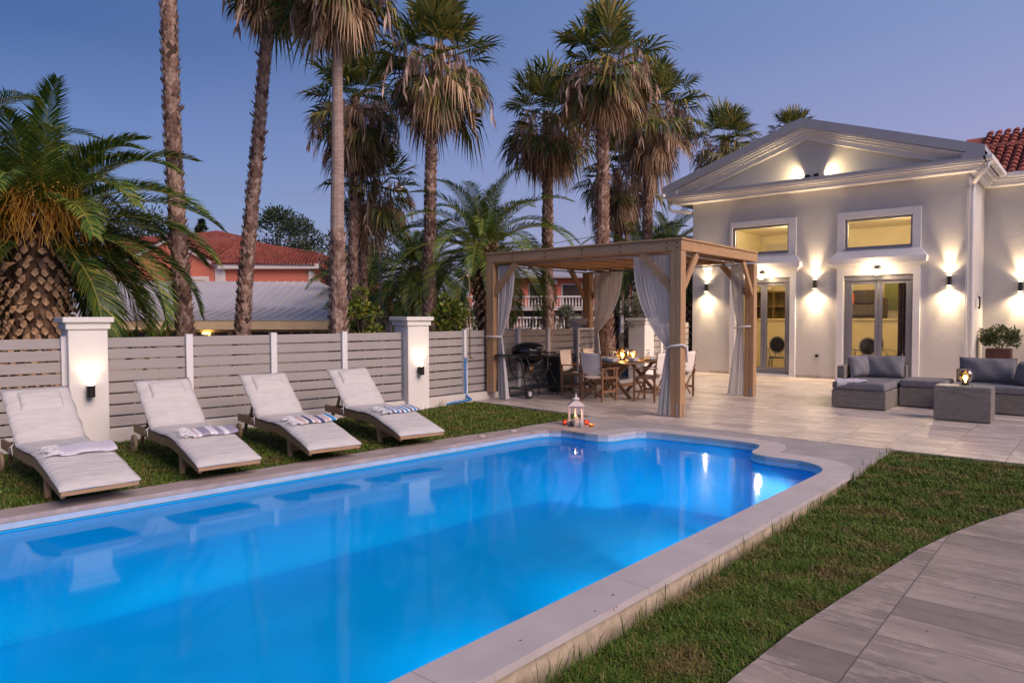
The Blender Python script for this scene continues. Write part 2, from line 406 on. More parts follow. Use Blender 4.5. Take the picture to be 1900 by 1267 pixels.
# underwater lamps set in the walls
PN = ['on the near side, closest to the corner of the photo', 'on the near side, second from the corner', 'on the near side, third from the corner', 'on the near side, fourth from the corner', 'on the near side, fifth from the corner', 'on the near side, closest to the house', 'in the short wall, right one', 'in the short wall, middle one', 'in the short wall, left one']
for i, lab in enumerate(PN):
    if i < 6: y = -1.2+1.7*i; x = -2.49+.02*y-.02; dx, dy = -1, 0
    else: x = (-3.6,-4.9,-6.2)[i-6]; y = -2.44; dx, dy = 0, 1
    t_ = thing('pool_light', 'round underwater lamp '+lab, 'pool light', (x, y, -.34), 0, 'underwater pool lights')
    p = MB(); p.tube([(0,0,0),(dx*.03,dy*.03,0)], .07, 16); p.build('lens', emit('pool_lens', (.7,.85,1), 3), t_)
    lamp('pool_glow', 'SPOT', (dx*.06,dy*.06,0), POOLW*(2.6 if dy else .42), (.66,.88,1), .08, t_, (dx, dy, -.36 if dy else -.45), radians(42) if dy else radians(52), .3)
    if not dy: lamp('pool_glow', 'SPOT', (dx*.06,0,0), POOLW*1.25, (.66,.88,1), .08, t_, (-1, 0, -1.05), radians(84), .8)
    if i in (4, 5, 6, 7, 8): lamp('pool_glow', 'SPOT', (dx*.06+dy*.08,dy*.06,0), POOLW*1.7*(4.0 if dy else 1), (.66,.88,1), .08, t_, ((-.8, 1.2, -.50) if not dy else (0, 1, -.14)), radians(56) if not dy else radians(18), .4)

# path at the right, following the curved edge of the lawn
edge = [(-1.36,-3),(-1.345,3.13),(-1.30,3.9),(-1.22,4.6),(-1.14,5.2),(-1.06,5.85),(-.95,6.4),(-.80,7.0),(-.57,7.74),(-.25,8.4),(.2,9.0),(.8,9.45),(1.6,9.7)]
tag(MB().prism(edge+[(8,9.7),(8,-3)], -.24, -.06).build('path', M_path), kind='structure')

# ================================================================== lawns
s_ = N('turf'); s_.base(s_.ramp(s_.noise(7, s_.pos(), 6), [(.3, (.030,.042,.012)), (.5, (.055,.07,.02)), (.72, (.13,.10,.05))])); s_.rough(.95)
s_.bump(s_.noise(60, s_.pos()), .8, .02); M_turf = s_.m
lawnR = [(-2.02,-3),(-2.02,7.95),(-2.035,9.66)]+[(1.55,9.66)]+[(x-.0, y) for x, y in edge[::-1][1:]]
def lz(x, y):
    t = min(1, max(0, (y-6.5)/3.1)); return -.105+.075*t*t*(3-2*t)
mb = MB(); rows = [-3,0,2,3,4,5,6,6.5,7,7.5,8,8.5,9,9.35,9.66]
def rx(y):
    for (xa, ya), (xb, yb) in zip(edge, edge[1:]):
        if ya <= y <= yb: return xa+(xb-xa)*(y-ya)/(yb-ya)
    return edge[-1][0]
for y in rows:
    for k in range(9):
        x = -2.02+(rx(y)+2.02)*k/8; mb.v.append((x, y, lz(x, y)))
for j in range(len(rows)-1):
    for k in range(8): a = j*9+k; mb.f.append((a, a+1, a+10, a+9)); mb.mi.append(0)
tag(mb.build('lawn', M_turf, smooth=True), kind='structure')
lawnL = [(-7.72,-2.8),(-7.32,1.75),(-7.14,3.88),(-6.92,7.0),(-6.76,8.1),(-6.80,8.45),(-6.67,9.84),(-8.8,10.1),(-9.72,10.19),(-9.62,8.9),(-10.25,3.9),(-10.95,-2)]
tag(MB().prism(lawnL, -.28, -.035).build('lawn', M_turf), kind='structure')
s_ = N('grass_blade')
ri = s_.island(); pn = s_.noise(2.6, s_.pos(), 5)
g1 = s_.ramp(ri, [(.0, (.035,.085,.006)), (.45, (.07,.14,.010)), (.78, (.12,.19,.014)), (.9, (.18,.16,.04)), (1, (.34,.26,.12))])
g2 = s_.ramp(ri, [(.0, (.07,.07,.012)), (.4, (.13,.11,.022)), (.75, (.24,.18,.06)), (1, (.36,.26,.13))])
s_.base(s_.mix(s_.ramp(pn, [(.50, (0,0,0)), (.66, (1,1,1))]), g1, g2)); s_.rough(.65); s_.b.inputs['Specular IOR Level'].default_value = .3
M_blade = s_.m
def inside(poly, x, y):
    r = False; n = len(poly)
    for i in range(n):
        x1, y1 = poly[i]; x2, y2 = poly[i-1]
        if (y1 > y) != (y2 > y) and x < (x2-x1)*(y-y1)/(y2-y1)+x1: r = not r
    return r
def grass(name, poly, z, dens, lab, bbox, hmin=.02, hmax=.05, zf=None):
    rnd = random.Random(hash(name) % 999 if False else len(name)); mb = MB(); V = mb.v; Fc = mb.f
    x0, x1, y0, y1 = bbox; k = 0; area = (x1-x0)*(y1-y0)
    for _ in range(int(area*dens)):
        x = rnd.uniform(x0, x1); y = rnd.uniform(y0, y1)
        if zf: z = zf(x, y)
        d = sqrt(x*x+y*y)
        if rnd.random() > min(1, (4.2/d)**1.3): continue
        if not inside(poly, x, y): continue
        cl = .65+.5*sin(x*9.1+3*sin(y*4.3))*sin(y*7.7+2*sin(x*5.1))
        far = max(1, d/5)
        h = rnd.uniform(hmin, hmax)*(.6+.6*cl); a = rnd.uniform(0, 2*pi); wd = rnd.uniform(.0016, .0032)*far
        ln = h*rnd.uniform(.5, 1.5); dx = cos(a); dy = sin(a)
        px, py = -dy*wd, dx*wd; n = len(V)
        V.append((x-px, y-py, z)); V.append((x+px, y+py, z))
        mx_, my_ = x+dx*ln*.4, y+dy*ln*.4
        V.append((mx_-px*.8, my_-py*.8, z+h*.75)); V.append((mx_+px*.8, my_+py*.8, z+h*.75))
        V.append((x+dx*ln, y+dy*ln, z+h*rnd.uniform(.7, 1.1)))
        Fc.append((n, n+1, n+3, n+2)); Fc.append((n+2, n+3, n+4)); mb.mi += [0, 0]
    o = mb.build(name, M_blade); tag(o, lab, 'grass', kind='stuff'); return o
grass('lawn_grass', lawnR, -.105, 19000, 'patchy green and brown lawn between the pool edge and the stone path', (-2.05,.9,1.7,9.8), .022, .048, lz)
grass('lawn_grass', lawnL, -.035, 9000, 'mown green lawn under the wooden loungers beside the pool', (-10.4,-6.6,.5,10.2), .02, .042)
# tall tufts along the coping and the wall
def tuft(pts, lab, n, hh):
    mb = MB(); rnd = random.Random(5)
    for (x, y, z) in pts:
        for _ in range(n):
            a = rnd.uniform(0, 2*pi); h = rnd.uniform(.4, 1)*hh; ln = h*rnd.uniform(.1, .7); wd = rnd.uniform(.0015,.003)
            bx = x+rnd.gauss(0, .03); by = y+rnd.gauss(0, .05); px, py = -sin(a)*wd, cos(a)*wd
            mb.add([(bx-px,by-py,z),(bx+px,by+py,z),(bx+cos(a)*ln*.35-px,by+sin(a)*ln*.35-py,z+h*.6),(bx+cos(a)*ln*.35+px,by+sin(a)*ln*.35+py,z+h*.6),(bx+cos(a)*ln,by+sin(a)*ln,z+h)], [(0,1,3,2),(2,3,4)])
    return tag(mb.build('grass_tufts', M_blade), lab, 'grass', kind='stuff')
rnd = random.Random(11)
tuft([(-2.035+rnd.uniform(0,.03), yy, lz(0, yy)) for yy in [rnd.uniform(2.2, 9.6) for _ in range(70)]], 'longer blades of grass growing up against the pool coping', 5, .15)
tuft([(-10.22+.131*(y-3.9)+.03, y, -.035) for y in [4.2,4.5,5.4,6.6,7.6,8.7,9.1,9.15,9.2,9.6]], 'taller weeds at the foot of the low white wall', 9, .20)
# ================================================================== the villa
HY = 19.75
M_roofedge = plain('roof_edge_render', (.36,.38,.43), .7, .06, 3, bump=.1)
M_frame = plain('grey_aluminium', (.25,.25,.29), .38, .05, 3, metal=.35, bump=0)
s_ = N('glass'); t = s_.t; t.nodes.remove(s_.b)
fr = s_.n('ShaderNodeFresnel'); fr.inputs['IOR'].default_value = 1.5
gl = s_.n('ShaderNodeBsdfGlossy'); gl.inputs['Roughness'].default_value = .01
tr = s_.n('ShaderNodeBsdfTransparent'); tr.inputs['Color'].default_value = (.97,.98,.97,1)
ms = s_.n('ShaderNodeMixShader'); s_.l(fr.outputs[0], ms.inputs[0]); s_.l(tr.outputs[0], ms.inputs[1]); s_.l(gl.outputs[0], ms.inputs[2]); s_.l(ms.outputs[0], s_.o.inputs[0])
M_glass = s_.m
M_dark = plain('dark_metal', (.035,.033,.032), .4, .1, 5, metal=.6, bump=0)
M_plinth = plain('plinth_tile', (.40,.36,.33), .5, .2, 4, bump=.2)
M_rooftile = None
house = thing('villa', 'white rendered villa with a gabled front and warm wall lights beyond the terrace', 'house', (-6.13, HY, 0))
OX, OY = -6.13, HY
def HB(): return MB()
def hbuild(mb, name, mat, **k):
    mb.v = [(x-OX, y-OY, z) for x, y, z in mb.v]; return mb.build(name, mat, k.pop('parent', house), **k)
def wall_grid(mb, xs, zs, holes, y0, y1):
    for i in range(len(xs)-1):
        for j in range(len(zs)-1):
            xm = (xs[i]+xs[i+1])/2; zm = (zs[j]+zs[j+1])/2
            if any(a < xm < b and c < zm < d for a, b, c, d in holes): continue
            mb.box(xs[i], xs[i+1], y0, y1, zs[j], zs[j+1])
D1 = (-8.31, -6.76, .06, 2.74); D2 = (-5.39, -3.77, .06, 2.71); W1 = (-8.41, -6.81, 3.43, 4.21); W2 = (-5.37, -3.80, 3.40, 4.18)
holes = [D1, D2, W1, W2]
XL, XR = -9.65, -2.64
def uniq(v): return sorted(set(v))
wl = HB(); wall_grid(wl, uniq([XL, XR]+[a for h in holes for a in h[:2]]), uniq([-.2, 5.14]+[a for h in holes for a in h[2:]]), holes, HY, HY+.3)
# merge the coplanar boxes visually: faces between touching boxes are inside the wall
wl.box(XL, XL+.3, HY+.3, 27, -.2, 5.14); wl.box(XR-.3, XR, HY+.3, 22.43, -.2, 5.14)
wl.box(XL+.3, 3, 26.7, 27, -.2, 5.14)
hbuild(wl, 'wall', M_white)
ww = HB(); ww.box(XR-.3, 8, 22.43, 22.73, -.2, 5.05)
hbuild(ww, 'wing_wall', M_white)
# plinth tiles in pieces between the doors
pl_ = HB()
for a, b, c, d in ((XL+.55, -8.5, HY-.012, HY+.01), (-6.60, -5.57, HY-.012, HY+.01), (-3.58, XR+.012, HY-.012, HY+.01), (XR-.01, XR+.012, HY+.011, 22.417), (XR+.013, 8, 22.418, 22.44)):
    pl_ = HB(); pl_.box(a, b, c, d, 0, .085); hbuild(pl_, 'plinth', M_plinth)
# raised surrounds round each bay: trim frame from ground to above the upper window
for (d, wv, cz) in ((D1, W1, 3.14), (D2, W2, 3.15)):
    a, b = d[0]-.155, d[1]+.155
    tm = HB(); e = HY-.055
    tm.box(a, d[0], e, HY+.0, 0, cz-.2); tm.box(d[1], b, e, HY, 0, cz-.2); tm.box(d[0], d[1], e, HY, d[3], cz-.2)
    a2, b2 = a+.0, b-.0
    tm.box(a2, wv[0], e, HY, cz, 4.36); tm.box(wv[1], b2, e, HY, cz, 4.36); tm.box(wv[0], wv[1], e, HY, wv[3], 4.36); tm.box(wv[0], wv[1], e, HY, cz, wv[2])
    hbuild(tm, 'bay_trim', M_trim, bevel=.004)
    cn = HB()   # stepped canopy with a sloping top
    x0, x1 = a-.02, b+.02
    for (o_, z0, z1) in ((.06, cz-.24, cz-.195), (.10, cz-.195, cz-.15), (.15, cz-.15, cz-.10), (.16, cz-.10, cz-.0)):
        cn.box(x0-o_+.02, x1+o_-.02, HY-.06-o_, HY-.0, z0, z1)
    o_ = .16; n = len(cn.v)
    cn.add([(x0-o_+.02, HY-.06-o_, cz),(x1+o_-.02, HY-.06-o_, cz),(x1+o_-.02, HY-.0, cz),(x0-o_+.02, HY-.0, cz),(a, HY-.06, cz+.2),(b, HY-.06, cz+.2),(b, HY, cz+.2),(a, HY, cz+.2)],
           [(0,1,5,4),(1,2,6,5),(3,0,4,7),(4,5,6,7)])
    hbuild(cn, 'canopy', M_trim, bevel=.004)
# upper windows
for wv in (W1, W2):
    f = HB(); x0, x1, z0, z1 = wv; y0, y1 = HY+.04, HY+.11; t_ = .055
    f.box(x0, x1, y0, y1, z0, z0+t_); f.box(x0, x1, y0, y1, z1-t_, z1); f.box(x0, x0+t_, y0, y1, z0+t_, z1-t_); f.box(x1-t_, x1, y0, y1, z0+t_, z1-t_)
    f.box(x0+.0, x1-.0, HY-.075, HY+.04, z0-.03, z0+.004)
    wo = hbuild(f, 'window', M_frame, bevel=.004)
    gq = HB(); gq.add([(x0+t_, y0+.03, z0+t_),(x1-t_, y0+.03, z0+t_),(x1-t_, y0+.03, z1-t_),(x0+t_, y0+.03, z1-t_)], [(0,1,2,3)])
    hbuild(gq, 'pane', M_glass, parent=wo)
# double doors with roller-shutter housings
for d in (D1, D2):
    x0, x1, z0, z1 = d; f = HB(); y0, y1 = HY+.10, HY+.19
    f.box(x0, x1, y0-.04, y1, z1-.13, z1)
    f.box(x0, x1, y0-.05, y0-.04, z1-.125, z1-.02)
    f.box(x0, x0+.09, y0, y1, z0, z1-.13); f.box(x1-.09, x1, y0, y1, z0, z1-.13); f.box(x0+.09, x1-.09, y0, y1, z0, z0+.06)
    for gx in (x0+.03, x0+.06, x1-.06, x1-.03): f.box(gx-.006, gx+.006, y0-.012, y0, z0, z1-.13)
    do = hbuild(f, 'door_frame', M_frame, bevel=.003)
    xm = (x0+x1)/2; yl = HY+.12
    for (a, b) in ((x0+.095, xm-.004), (xm+.004, x1-.095)):
        l_ = HB(); l_.box(a, a+.085, yl, yl+.055, z0+.065, z1-.135); l_.box(b-.085, b, yl, yl+.055, z0+.065, z1-.135)
        l_.box(a+.085, b-.085, yl, yl+.055, z0+.065, z0+.17); l_.box(a+.085, b-.085, yl, yl+.055, z1-.215, z1-.135)
        lo = hbuild(l_, 'door_leaf', M_frame, bevel=.004, parent=do)
        # panes are sub-parts of the door frame beside the leaves
        gq = HB(); gq.add([(a+.08, yl+.027, z0+.165),(b-.08, yl+.027, z0+.165),(b-.08, yl+.027, z1-.21),(a+.08, yl+.027, z1-.21)], [(0,1,2,3)])
        hbuild(gq, 'pane', M_glass, parent=do)
    hd = HB(); hd.box(xm-.05, xm-.025, yl-.05, yl-.03, 1.05, 1.2); hd.box(xm-.045, xm-.03, yl-.03, yl, 1.11, 1.14)
    hbuild(hd, 'handle', M_frame, parent=do)
    sl_ = HB(); sl_.box(x0-.03, x1+.03, HY-.075, HY+.09, .0, .055); hbuild(sl_, 'sill', M_trim)
# gable: pediment, cornices, roof
PX, PZ = -6.34, 6.88
def rake(mb, y0, y1, dz0, dz1, zl, xl, xr, zr=None):   # band under both slopes
    for (xa, za, s) in ((xl, zl, 1), (xr, zl, -1)):
        vs_ = [(xa, y0, za+dz0),(PX, y0, PZ+dz0),(PX, y0, PZ+dz1),(xa, y0, za+dz1),(xa, y1, za+dz0),(PX, y1, PZ+dz0),(PX, y1, PZ+dz1),(xa, y1, za+dz1)]
        fs = [(0,1,2,3),(7,6,5,4),(0,4,5,1),(3,2,6,7),(1,5,6,2),(0,3,7,4)]
        if s < 0: fs = [q[::-1] for q in fs]
        mb.add(vs_, fs)
YF = HY-.52
rf = HB(); rake(rf, YF, 26.9, -.235, 0, 5.54, -10.40, -2.28)
# solid boxed ends of the fascia
rf.box(-10.40, -9.95, YF-.001, YF+.55, 5.30, 5.42); rf.box(-2.73, -2.28, YF-.001, YF+.55, 5.30, 5.42)
hbuild(rf, 'roof', M_roofedge)
pd = HB()   # tympanum
pd.add([(-10.0, HY-.12, 5.30),(-2.7, HY-.12, 5.30),(PX, HY-.12, PZ-.2)], [(0,1,2)])
hbuild(pd, 'pediment', M_white)
ck = HB()
for (yy, d0, d1) in ((YF+.05, -.285, -.237), (YF+.12, -.33, -.286), (YF+.20, -.39, -.331), (YF+.28, -.52, -.391)):
    rake(ck, yy, HY-.125, d0, d1, 5.54+.0, -10.36, -2.32)
hbuild(ck, 'raking_cornice', M_trim)
lc = HB()
lc.box(-10.36, -2.32, YF, HY-.0, 5.235, 5.30)      # blue-grey ledge top
hbuild(lc, 'ledge', M_roofedge)
co = HB()
for (e_, z0, z1) in ((.44, 5.19, 5.234), (.40, 5.145, 5.189), (.30, 5.10, 5.144), (.26, 5.02, 5.099)):
    co.box(XL-e_-.2, XR+e_-.1, HY-e_-.05, HY-.001, z0, z1)
    co.box(XR+.001, XR+e_-.1, HY-.001, 22.43-e_-.0, z0, z1); co.box(XL-e_-.2, XL-.001, HY-.001, 26.9, z0, z1)
    co.box(XR+.001, 8, 22.43-e_, 22.429, z0, z1)
hbuild(co, 'cornice', M_trim, bevel=.006)
# gutters and downpipes
gt = HB()
gt.box(-10.42, -10.30, YF-.1, 26.5, 5.235, 5.33); hbuild(gt, 'gutter', M_trim, bevel=.02); gt = HB()
gt.box(-2.27, -2.13, YF+.0, 21.95, 5.20, 5.32); gt.box(-2.13, 8, 21.95, 22.07, 5.20, 5.32)
hbuild(gt, 'gutter', M_trim, bevel=.02)
for pts in ([(-2.22, HY-.35, 5.2),(-2.25, HY-.35, 5.07),(-2.5, HY-.1, 4.82),(-2.57, HY+.1, 4.76),(-2.58, HY+.12, 4.6),(-2.58, HY+.12, 0)], [(-10.3, HY-.3, 5.2),(-10.28, HY-.3, 4.92),(-10.2, HY-.28, 4.84),(-9.72, HY+.05, 4.78),(-9.70, HY+.1, 4.70)]):
    dp = HB(); dp.tube(pts, .045, 10); hbuild(dp, 'downpipe', M_trim, smooth=True)
db = HB(); db.tube([(-2.68, HY-.02, 5.0), (-2.68, HY-.02, 0.0)], .012, 6); hbuild(db, 'cable_conduit', M_roofedge)
# main roof of the wing in curved red tiles
s_ = N('roof_tiles'); s_.base(s_.mix(s_.island(), (.19,.045,.03), (.32,.085,.055))); s_.rough(.75); s_.bump(s_.noise(30), .3, .01); M_rooftile = s_.m
def tile_roof(mb, o, u, v, nu, nv, pu, pv, r=.09, keep=None):
    # o corner at the eave, u along the eave, v up the slope; barrel tiles row by row
    o = Vector(o); u = Vector(u).normalized(); v = Vector(v).normalized(); n = u.cross(v).normalized()
    for i in range(nu):
        for j in range(nv):
            c = o+u*(i+.5)*pu+v*j*pv
            if keep and not keep(c): continue
            vs_ = []
            for e, rr, lift in ((0, r, .035), (1.12, r*.82, .0)):
                for k in range(5):
                    a = pi*k/4; vs_.append(c+v*pv*e-u*cos(a)*rr+n*(sin(a)*rr*.9+lift))
            mb.add(vs_, [(k, k+1, k+6, k+5) for k in range(4)]+[(0,1,2,3,4)])
rt_ = HB(); sl0 = Vector((0, 1, .50)).normalized()
tile_roof(rt_, (-3.45, 21.98, 5.26), (1,0,0), tuple(sl0), 24, 13, .215, .33, .092, lambda c: c.x > -3.0+.0 and c.y > 21.9)
rt_.add([(-3.5, 22.0, 5.24),(4, 22.0, 5.24),(4, 25.6, 7.04),(-3.5, 25.6, 7.04)], [(0,1,2,3)])
hbuild(rt_, 'tiled_roof', M_rooftile)
rd = HB()
for k in range(22): rd.tube([(-3.45+.36*k, 24.28, 6.41-.0*k),(-3.45+.36*k+.40, 24.28, 6.43)], [.12,.10], 8)
hbuild(rd, 'roof_ridge', M_rooftile)
# socket and its cable cover, wall phone
sk_ = HB(); sk_.box(-6.075, -5.995, HY-.05, HY-.001, .575, .645); hbuild(sk_, 'outdoor_socket', M_dark, bevel=.008)
# ---- interior shell (seen through the glass)
M_int = plain('interior_wall', (.76,.68,.48), .8, .05, 2, bump=0)
M_floor = plain('interior_floor', (.40,.30,.18), .35, .2, 3, bump=0)
it = HB(); it.box(XL+.31, XR-.31, 19.99, 24.2, -.19, .03); hbuild(it, 'interior_floor', M_floor)
it = HB(); it.box(XL+.31, XR-.31, 20.06, 24.2, 4.42, 4.50); it.box(XL+.31, XR-.31, 24.2, 24.3, .0, 5.0)
it.box(XL+.301, XL+.36, 20.06, 24.19, .03, 4.97); it.box(XR-.36, XR-.301, 20.06, 24.19, .03, 4.97)
hbuild(it, 'interior_lining', M_int)
lf = HB(); lf.box(XL+.37, XR-.37, 23.0, 23.15, .031, 1.55); lf.box(XL+.37, XR-.37, 22.94, 23.2, 1.551, 1.60)
hbuild(lf, 'half_wall', plain('interior_white', (.80,.70,.46), .7, .04, 2, bump=0))
fr_ = HB(); fr_.box(-9.1, -8.45, 24.15, 24.199, 2.9, 4.12); hbuild(fr_, 'inner_door', plain('inner_door', (.55,.50,.42), .6, .05, 2, bump=0))
for i, (x, y, z, p) in enumerate(((-7.6, 21.6, 4.1, 50), (-4.5, 21.6, 4.1, 50), (-7.4, 21.4, 2.6, 22), (-4.4, 21.4, 2.6, 22))):
    lamp('ceiling_lamp_light', 'POINT', (x-OX, y-OY, z), p*INTK, (1,.74,.42), .18, house)

# ---- furniture seen indoors
M_ghost = plain('smoke_plastic', (.06,.06,.07), .08, .1, 3, bump=0)
M_cream = plain('cream_fabric', (.55,.50,.42), .8, .05, 8)
def ghost_chair(loc, rz, label, back, cat='chair'):
    t_ = thing('dining_armchair', label, cat, loc, rz, 'oval-backed chairs indoors')
    b = MB(); b.lathe([(.0,-.012),(.18,-.012),(.195,0),(.18,.012),(0,.012)], (0,0,0), 24)
    b.v = [(x, .20+y*0+z*1, .82+y*1.12) for x, y, z in b.v]; b.build('backrest', back, t_, smooth=False)
    rim = MB(); rim.tube([(.215*cos(a), .19, .82+.240*sin(a)) for a in [2*pi*k/24 for k in range(25)]], .018, 8, cap=False); rim.build('back_frame', M_cream, t_, smooth=True)
    st_ = MB(); st_.box(-.24,.24,-.24,.22,.42,.47); st_.build('seat', back, t_, bevel=.02)
    for s in (-1, 1):
        ar = MB(); ar.tube([(s*.2,.2,.72),(s*.29,.1,.70),(s*.30,-.1,.68),(s*.27,-.14,.55),(s*.23,-.1,.45)], .016, 8); ar.build('armrest', M_cream, t_, smooth=True)
    for sx, sy in ((-1,-1),(1,-1),(-1,1),(1,1)):
        lg = MB(); lg.tube([(sx*.21,sy*.2,.43),(sx*.235,sy*.22,.25),(sx*.21,sy*.22,.10),(sx*.23,sy*.25,0)], [.025,.03,.018,.015], 8); lg.build('leg', M_cream, t_, smooth=True)
    nk = MB(); nk.tube([(-.06,.2,.46),(-.05,.2,.6)], .02, 8); nk.tube([(.06,.2,.46),(.05,.2,.6)], .02, 8); nk.build('back_support', M_cream, t_)
    return t_
ghost_chair((-7.42, 20.75, .03), radians(190), 'smoky oval-backed armchair behind the glass of the left door', M_ghost)
ghost_chair((-5.08, 20.9, .03), radians(200), 'dark oval-backed armchair behind the left pane of the right door', M_ghost)
ghost_chair((-4.72, 21.5, .03), radians(80), 'oval-backed armchair seen edge-on behind the curtain of the right door', M_ghost)
t_ = thing('dining_table', 'low draped table behind the right door', 'table', (-5.75, 21.4, .03))
b = MB(); b.box(-.45,.45,-.35,.35,.70,.735); b.build('tabletop', M_cream, t_, bevel=.01)
b = MB(); b.lathe([(.28,0),(.26,.03),(.05,.06),(.04,.70)], (0,0,0), 16); b.build('pedestal', wood('dark_oak', (.05,.03,.02), (.12,.07,.04)), t_, smooth=True)
t_ = thing('sofa', 'grey upholstered sofa on the mezzanine behind the right door', 'sofa', (-5.95, 23.6, 1.6))
M_gsofa = plain('grey_sofa', (.10,.085,.07), .85, .15, 9)
b = MB(); b.box(-.75,.55,-.30,.3,.08,.42); b.build('seat', M_gsofa, t_, bevel=.04)
b = MB(); b.box(-.75,.55,.14,.34,.43,.88); b.build('backrest', M_gsofa, t_, bevel=.05)
b = MB(); b.box(.552,.70,-.32,.36,.0,.62); b.build('armrest', M_gsofa, t_, bevel=.04)
b = MB(); b.box(-.21,.21,-.07,.07,-.2,.2); tag(b.build('scatter_cushion', plain('orange_fabric', (.75,.16,.02), .8), None, bevel=.06, sub=1), 'orange cushion on the grey sofa indoors', 'cushion').location = (-6.28, 23.42, 2.2)
t_ = thing('cabinet', 'wooden shelf unit on the mezzanine behind the left door', 'cabinet', (-8.45, 23.62, 1.6))
M_olive = wood('olive_wood', (.16,.10,.02), (.30,.20,.05))
b = MB(); b.box(-.8,.5,-.2,.2,.86,.90); b.build('top', M_olive, t_)
for x in (-.8, -.14, .46):
    b = MB(); b.box(x, x+.04, -.19, .19, 0, .859); b.build('side_panel', M_olive, t_)
b = MB(); b.box(-.759,-.141,-.18,.18,.38,.42); b.box(-.099,.459,-.18,.18,.38,.42); b.build('shelf', M_olive, t_)
b = MB(); b.box(-.8,.5,.191,.2,0,.859); b.build('back_panel', M_olive, t_)
t_ = MB(); t_.lathe([(.06,0),(.12,.05),(.15,.14),(.12,.23),(.06,.28),(.075,.32)], (0,0,0), 20)
for k in range(7): t_.tube([(0,0,.3),(.05*cos(k),.05*sin(k),.42),(.14*cos(k),.12*sin(k),.52)], .005, 5)
tag(t_.build('vase', plain('cream_ceramic', (.6,.52,.38), .4), smooth=True), 'round cream vase with twigs on the cabinet indoors', 'vase').location = (-8.72, 23.5, 2.5)
cu = MB(); cu.grid(lambda u, v: (-4.22+.42*u, 20.33+.05*sin(u*38), .05+2.65*v), 60, 6)
tag(cu.build('curtain', plain('brown_curtain', (.16,.10,.08), .85), smooth=True, solid=.004), 'brown floor-length curtain behind the right pane of the right door', 'curtain')
cu = MB(); cu.grid(lambda u, v: (-4.50+.26*u, 20.36+.04*sin(u*26), .05+2.65*v), 40, 4)
cu = MB(); cu.box(-.2,.2,-.015,.015,-.5,.5)
o = tag(cu.build('framed_picture', plain('green_picture', (.22,.24,.08), .5)), 'tall greenish picture on the inner wall behind the right door', 'picture'); o.location = (-5.2, 24.17, 2.35)

# ---- wall lights (up-and-down cylinders)
def sconce(name, label, loc, face, up_only, P, group=None):
    # face: rotation so that local -Y points away from the wall
    t_ = thing(name, label, 'wall light', loc, face, group)
    b = MB(); b.box(-.03,.03,-.035,0,-.05,.05); b.build('bracket', M_dark, t_, bevel=.004)
    b = MB(); h = .12 if not up_only else .08; b.tube([(0,-.085,-h),(0,-.085,h)], .05, 20); b.build('housing', M_dark, t_, smooth=False, bevel=.004)
    e = MB(); e.tube([(0,-.085,h+.0005),(0,-.085,h+.004)], .042, 16)
    if not up_only: e.tube([(0,-.085,-h-.004),(0,-.085,-h-.0005)], .042, 16)
    e.build('lens', emit('lamp_lens', (1,.80,.50), 30), t_)
    if up_only:
        lamp('lamp_light', 'SPOT', (0,-.085,h+.03), P, (1,.82,.52), .03, t_, (0,.02,1), radians(125), .9)
    else:
        lamp('lamp_light', 'SPOT', (0,-.085,h+.02), P, (1,.72,.42), .025, t_, (0,.07,1), radians(46), 1)
        lamp('lamp_light', 'SPOT', (0,-.085,-h-.02), P*.8, (1,.72,.42), .025, t_, (0,.06,-1), radians(50), 1)
        lamp('lamp_light', 'SPOT', (0,-.085,h+.02), P*.13, (1,.70,.38), .025, t_, (0,-.1,1), radians(130), .6)
        lamp('lamp_light', 'SPOT', (0,-.085,-h-.02), P*.6, (1,.72,.42), .025, t_, (0,-.35,-1), radians(150), .8)
    return t_
SC = 'up-and-down wall lights on the villa'
sconce('wall_light', 'dark up-and-down wall light left of both doors, nearest the slatted fence', (-9.17, HY, 2.52), 0, False, SCP, SC)
sconce('wall_light', 'dark up-and-down wall light on the wall between the two doors', (-6.09, HY, 2.52), 0, False, SCP, SC)
sconce('wall_light', 'dark up-and-down wall light between the right door and the downpipe', (-3.0, HY, 2.51), 0, False, SCP, SC)
sconce('wall_light', 'dark up-and-down wall light on the set-back wing above the potted shrub', (-1.83, 22.43, 2.42), 0, False, SCP, SC)
# lanterns over the doors
for x, lab in ((-7.50, 'bright lantern fixed above the left door, behind the pergola post'), (-4.57, 'bright lantern fixed above the right door')):
    t_ = thing('door_lantern', lab, 'wall lantern', (x, HY-.055, 2.80), 0, 'lanterns above the doors')
    b = MB(); b.box(-.03,.03,-.02,0,.0,.12); b.tube([(0,-.01,.08),(0,-.09,.12),(0,-.14,.09)], .01, 8); b.build('bracket', M_dark, t_)
    b = MB(); b.lathe([(.02,.10),(.075,.05),(.08,.04)], (0,-.14,0), 12); b.build('cap', M_dark, t_)
    b = MB(); b.lathe([(.05,-.10),(.065,-.08),(.065,.035),(.05,.04)], (0,-.14,0), 12); b.build('shade', emit('lantern_shade', (1,.78,.45), 14), t_, smooth=True)
    lamp('lantern_light', 'POINT', (0,-.26,-.02), 26*DLK, (1,.70,.38), .06, t_)
# twin floodlight on the pediment ledge
t_ = thing('gable_floodlight', 'small twin spotlight in the middle of the gable ledge', 'spotlight', (-6.13, HY-.30, 5.30))
b = MB(); b.box(-.20,.20,-.03,.03,.0,.05); b.build('mount', M_dark, t_, bevel=.005)
for s in (-1, 1):
    b = MB(); b.tube([(s*.05,0,.075),(s*.17,0,.085)], .032, 12); b.build('spot_head', M_dark, t_)
    lamp('spot_light', 'SPOT', (s*.20,0.02,.10), 30*GBK, (1,.74,.40), .03, t_, (s*1,.16,.16), radians(125), .9)
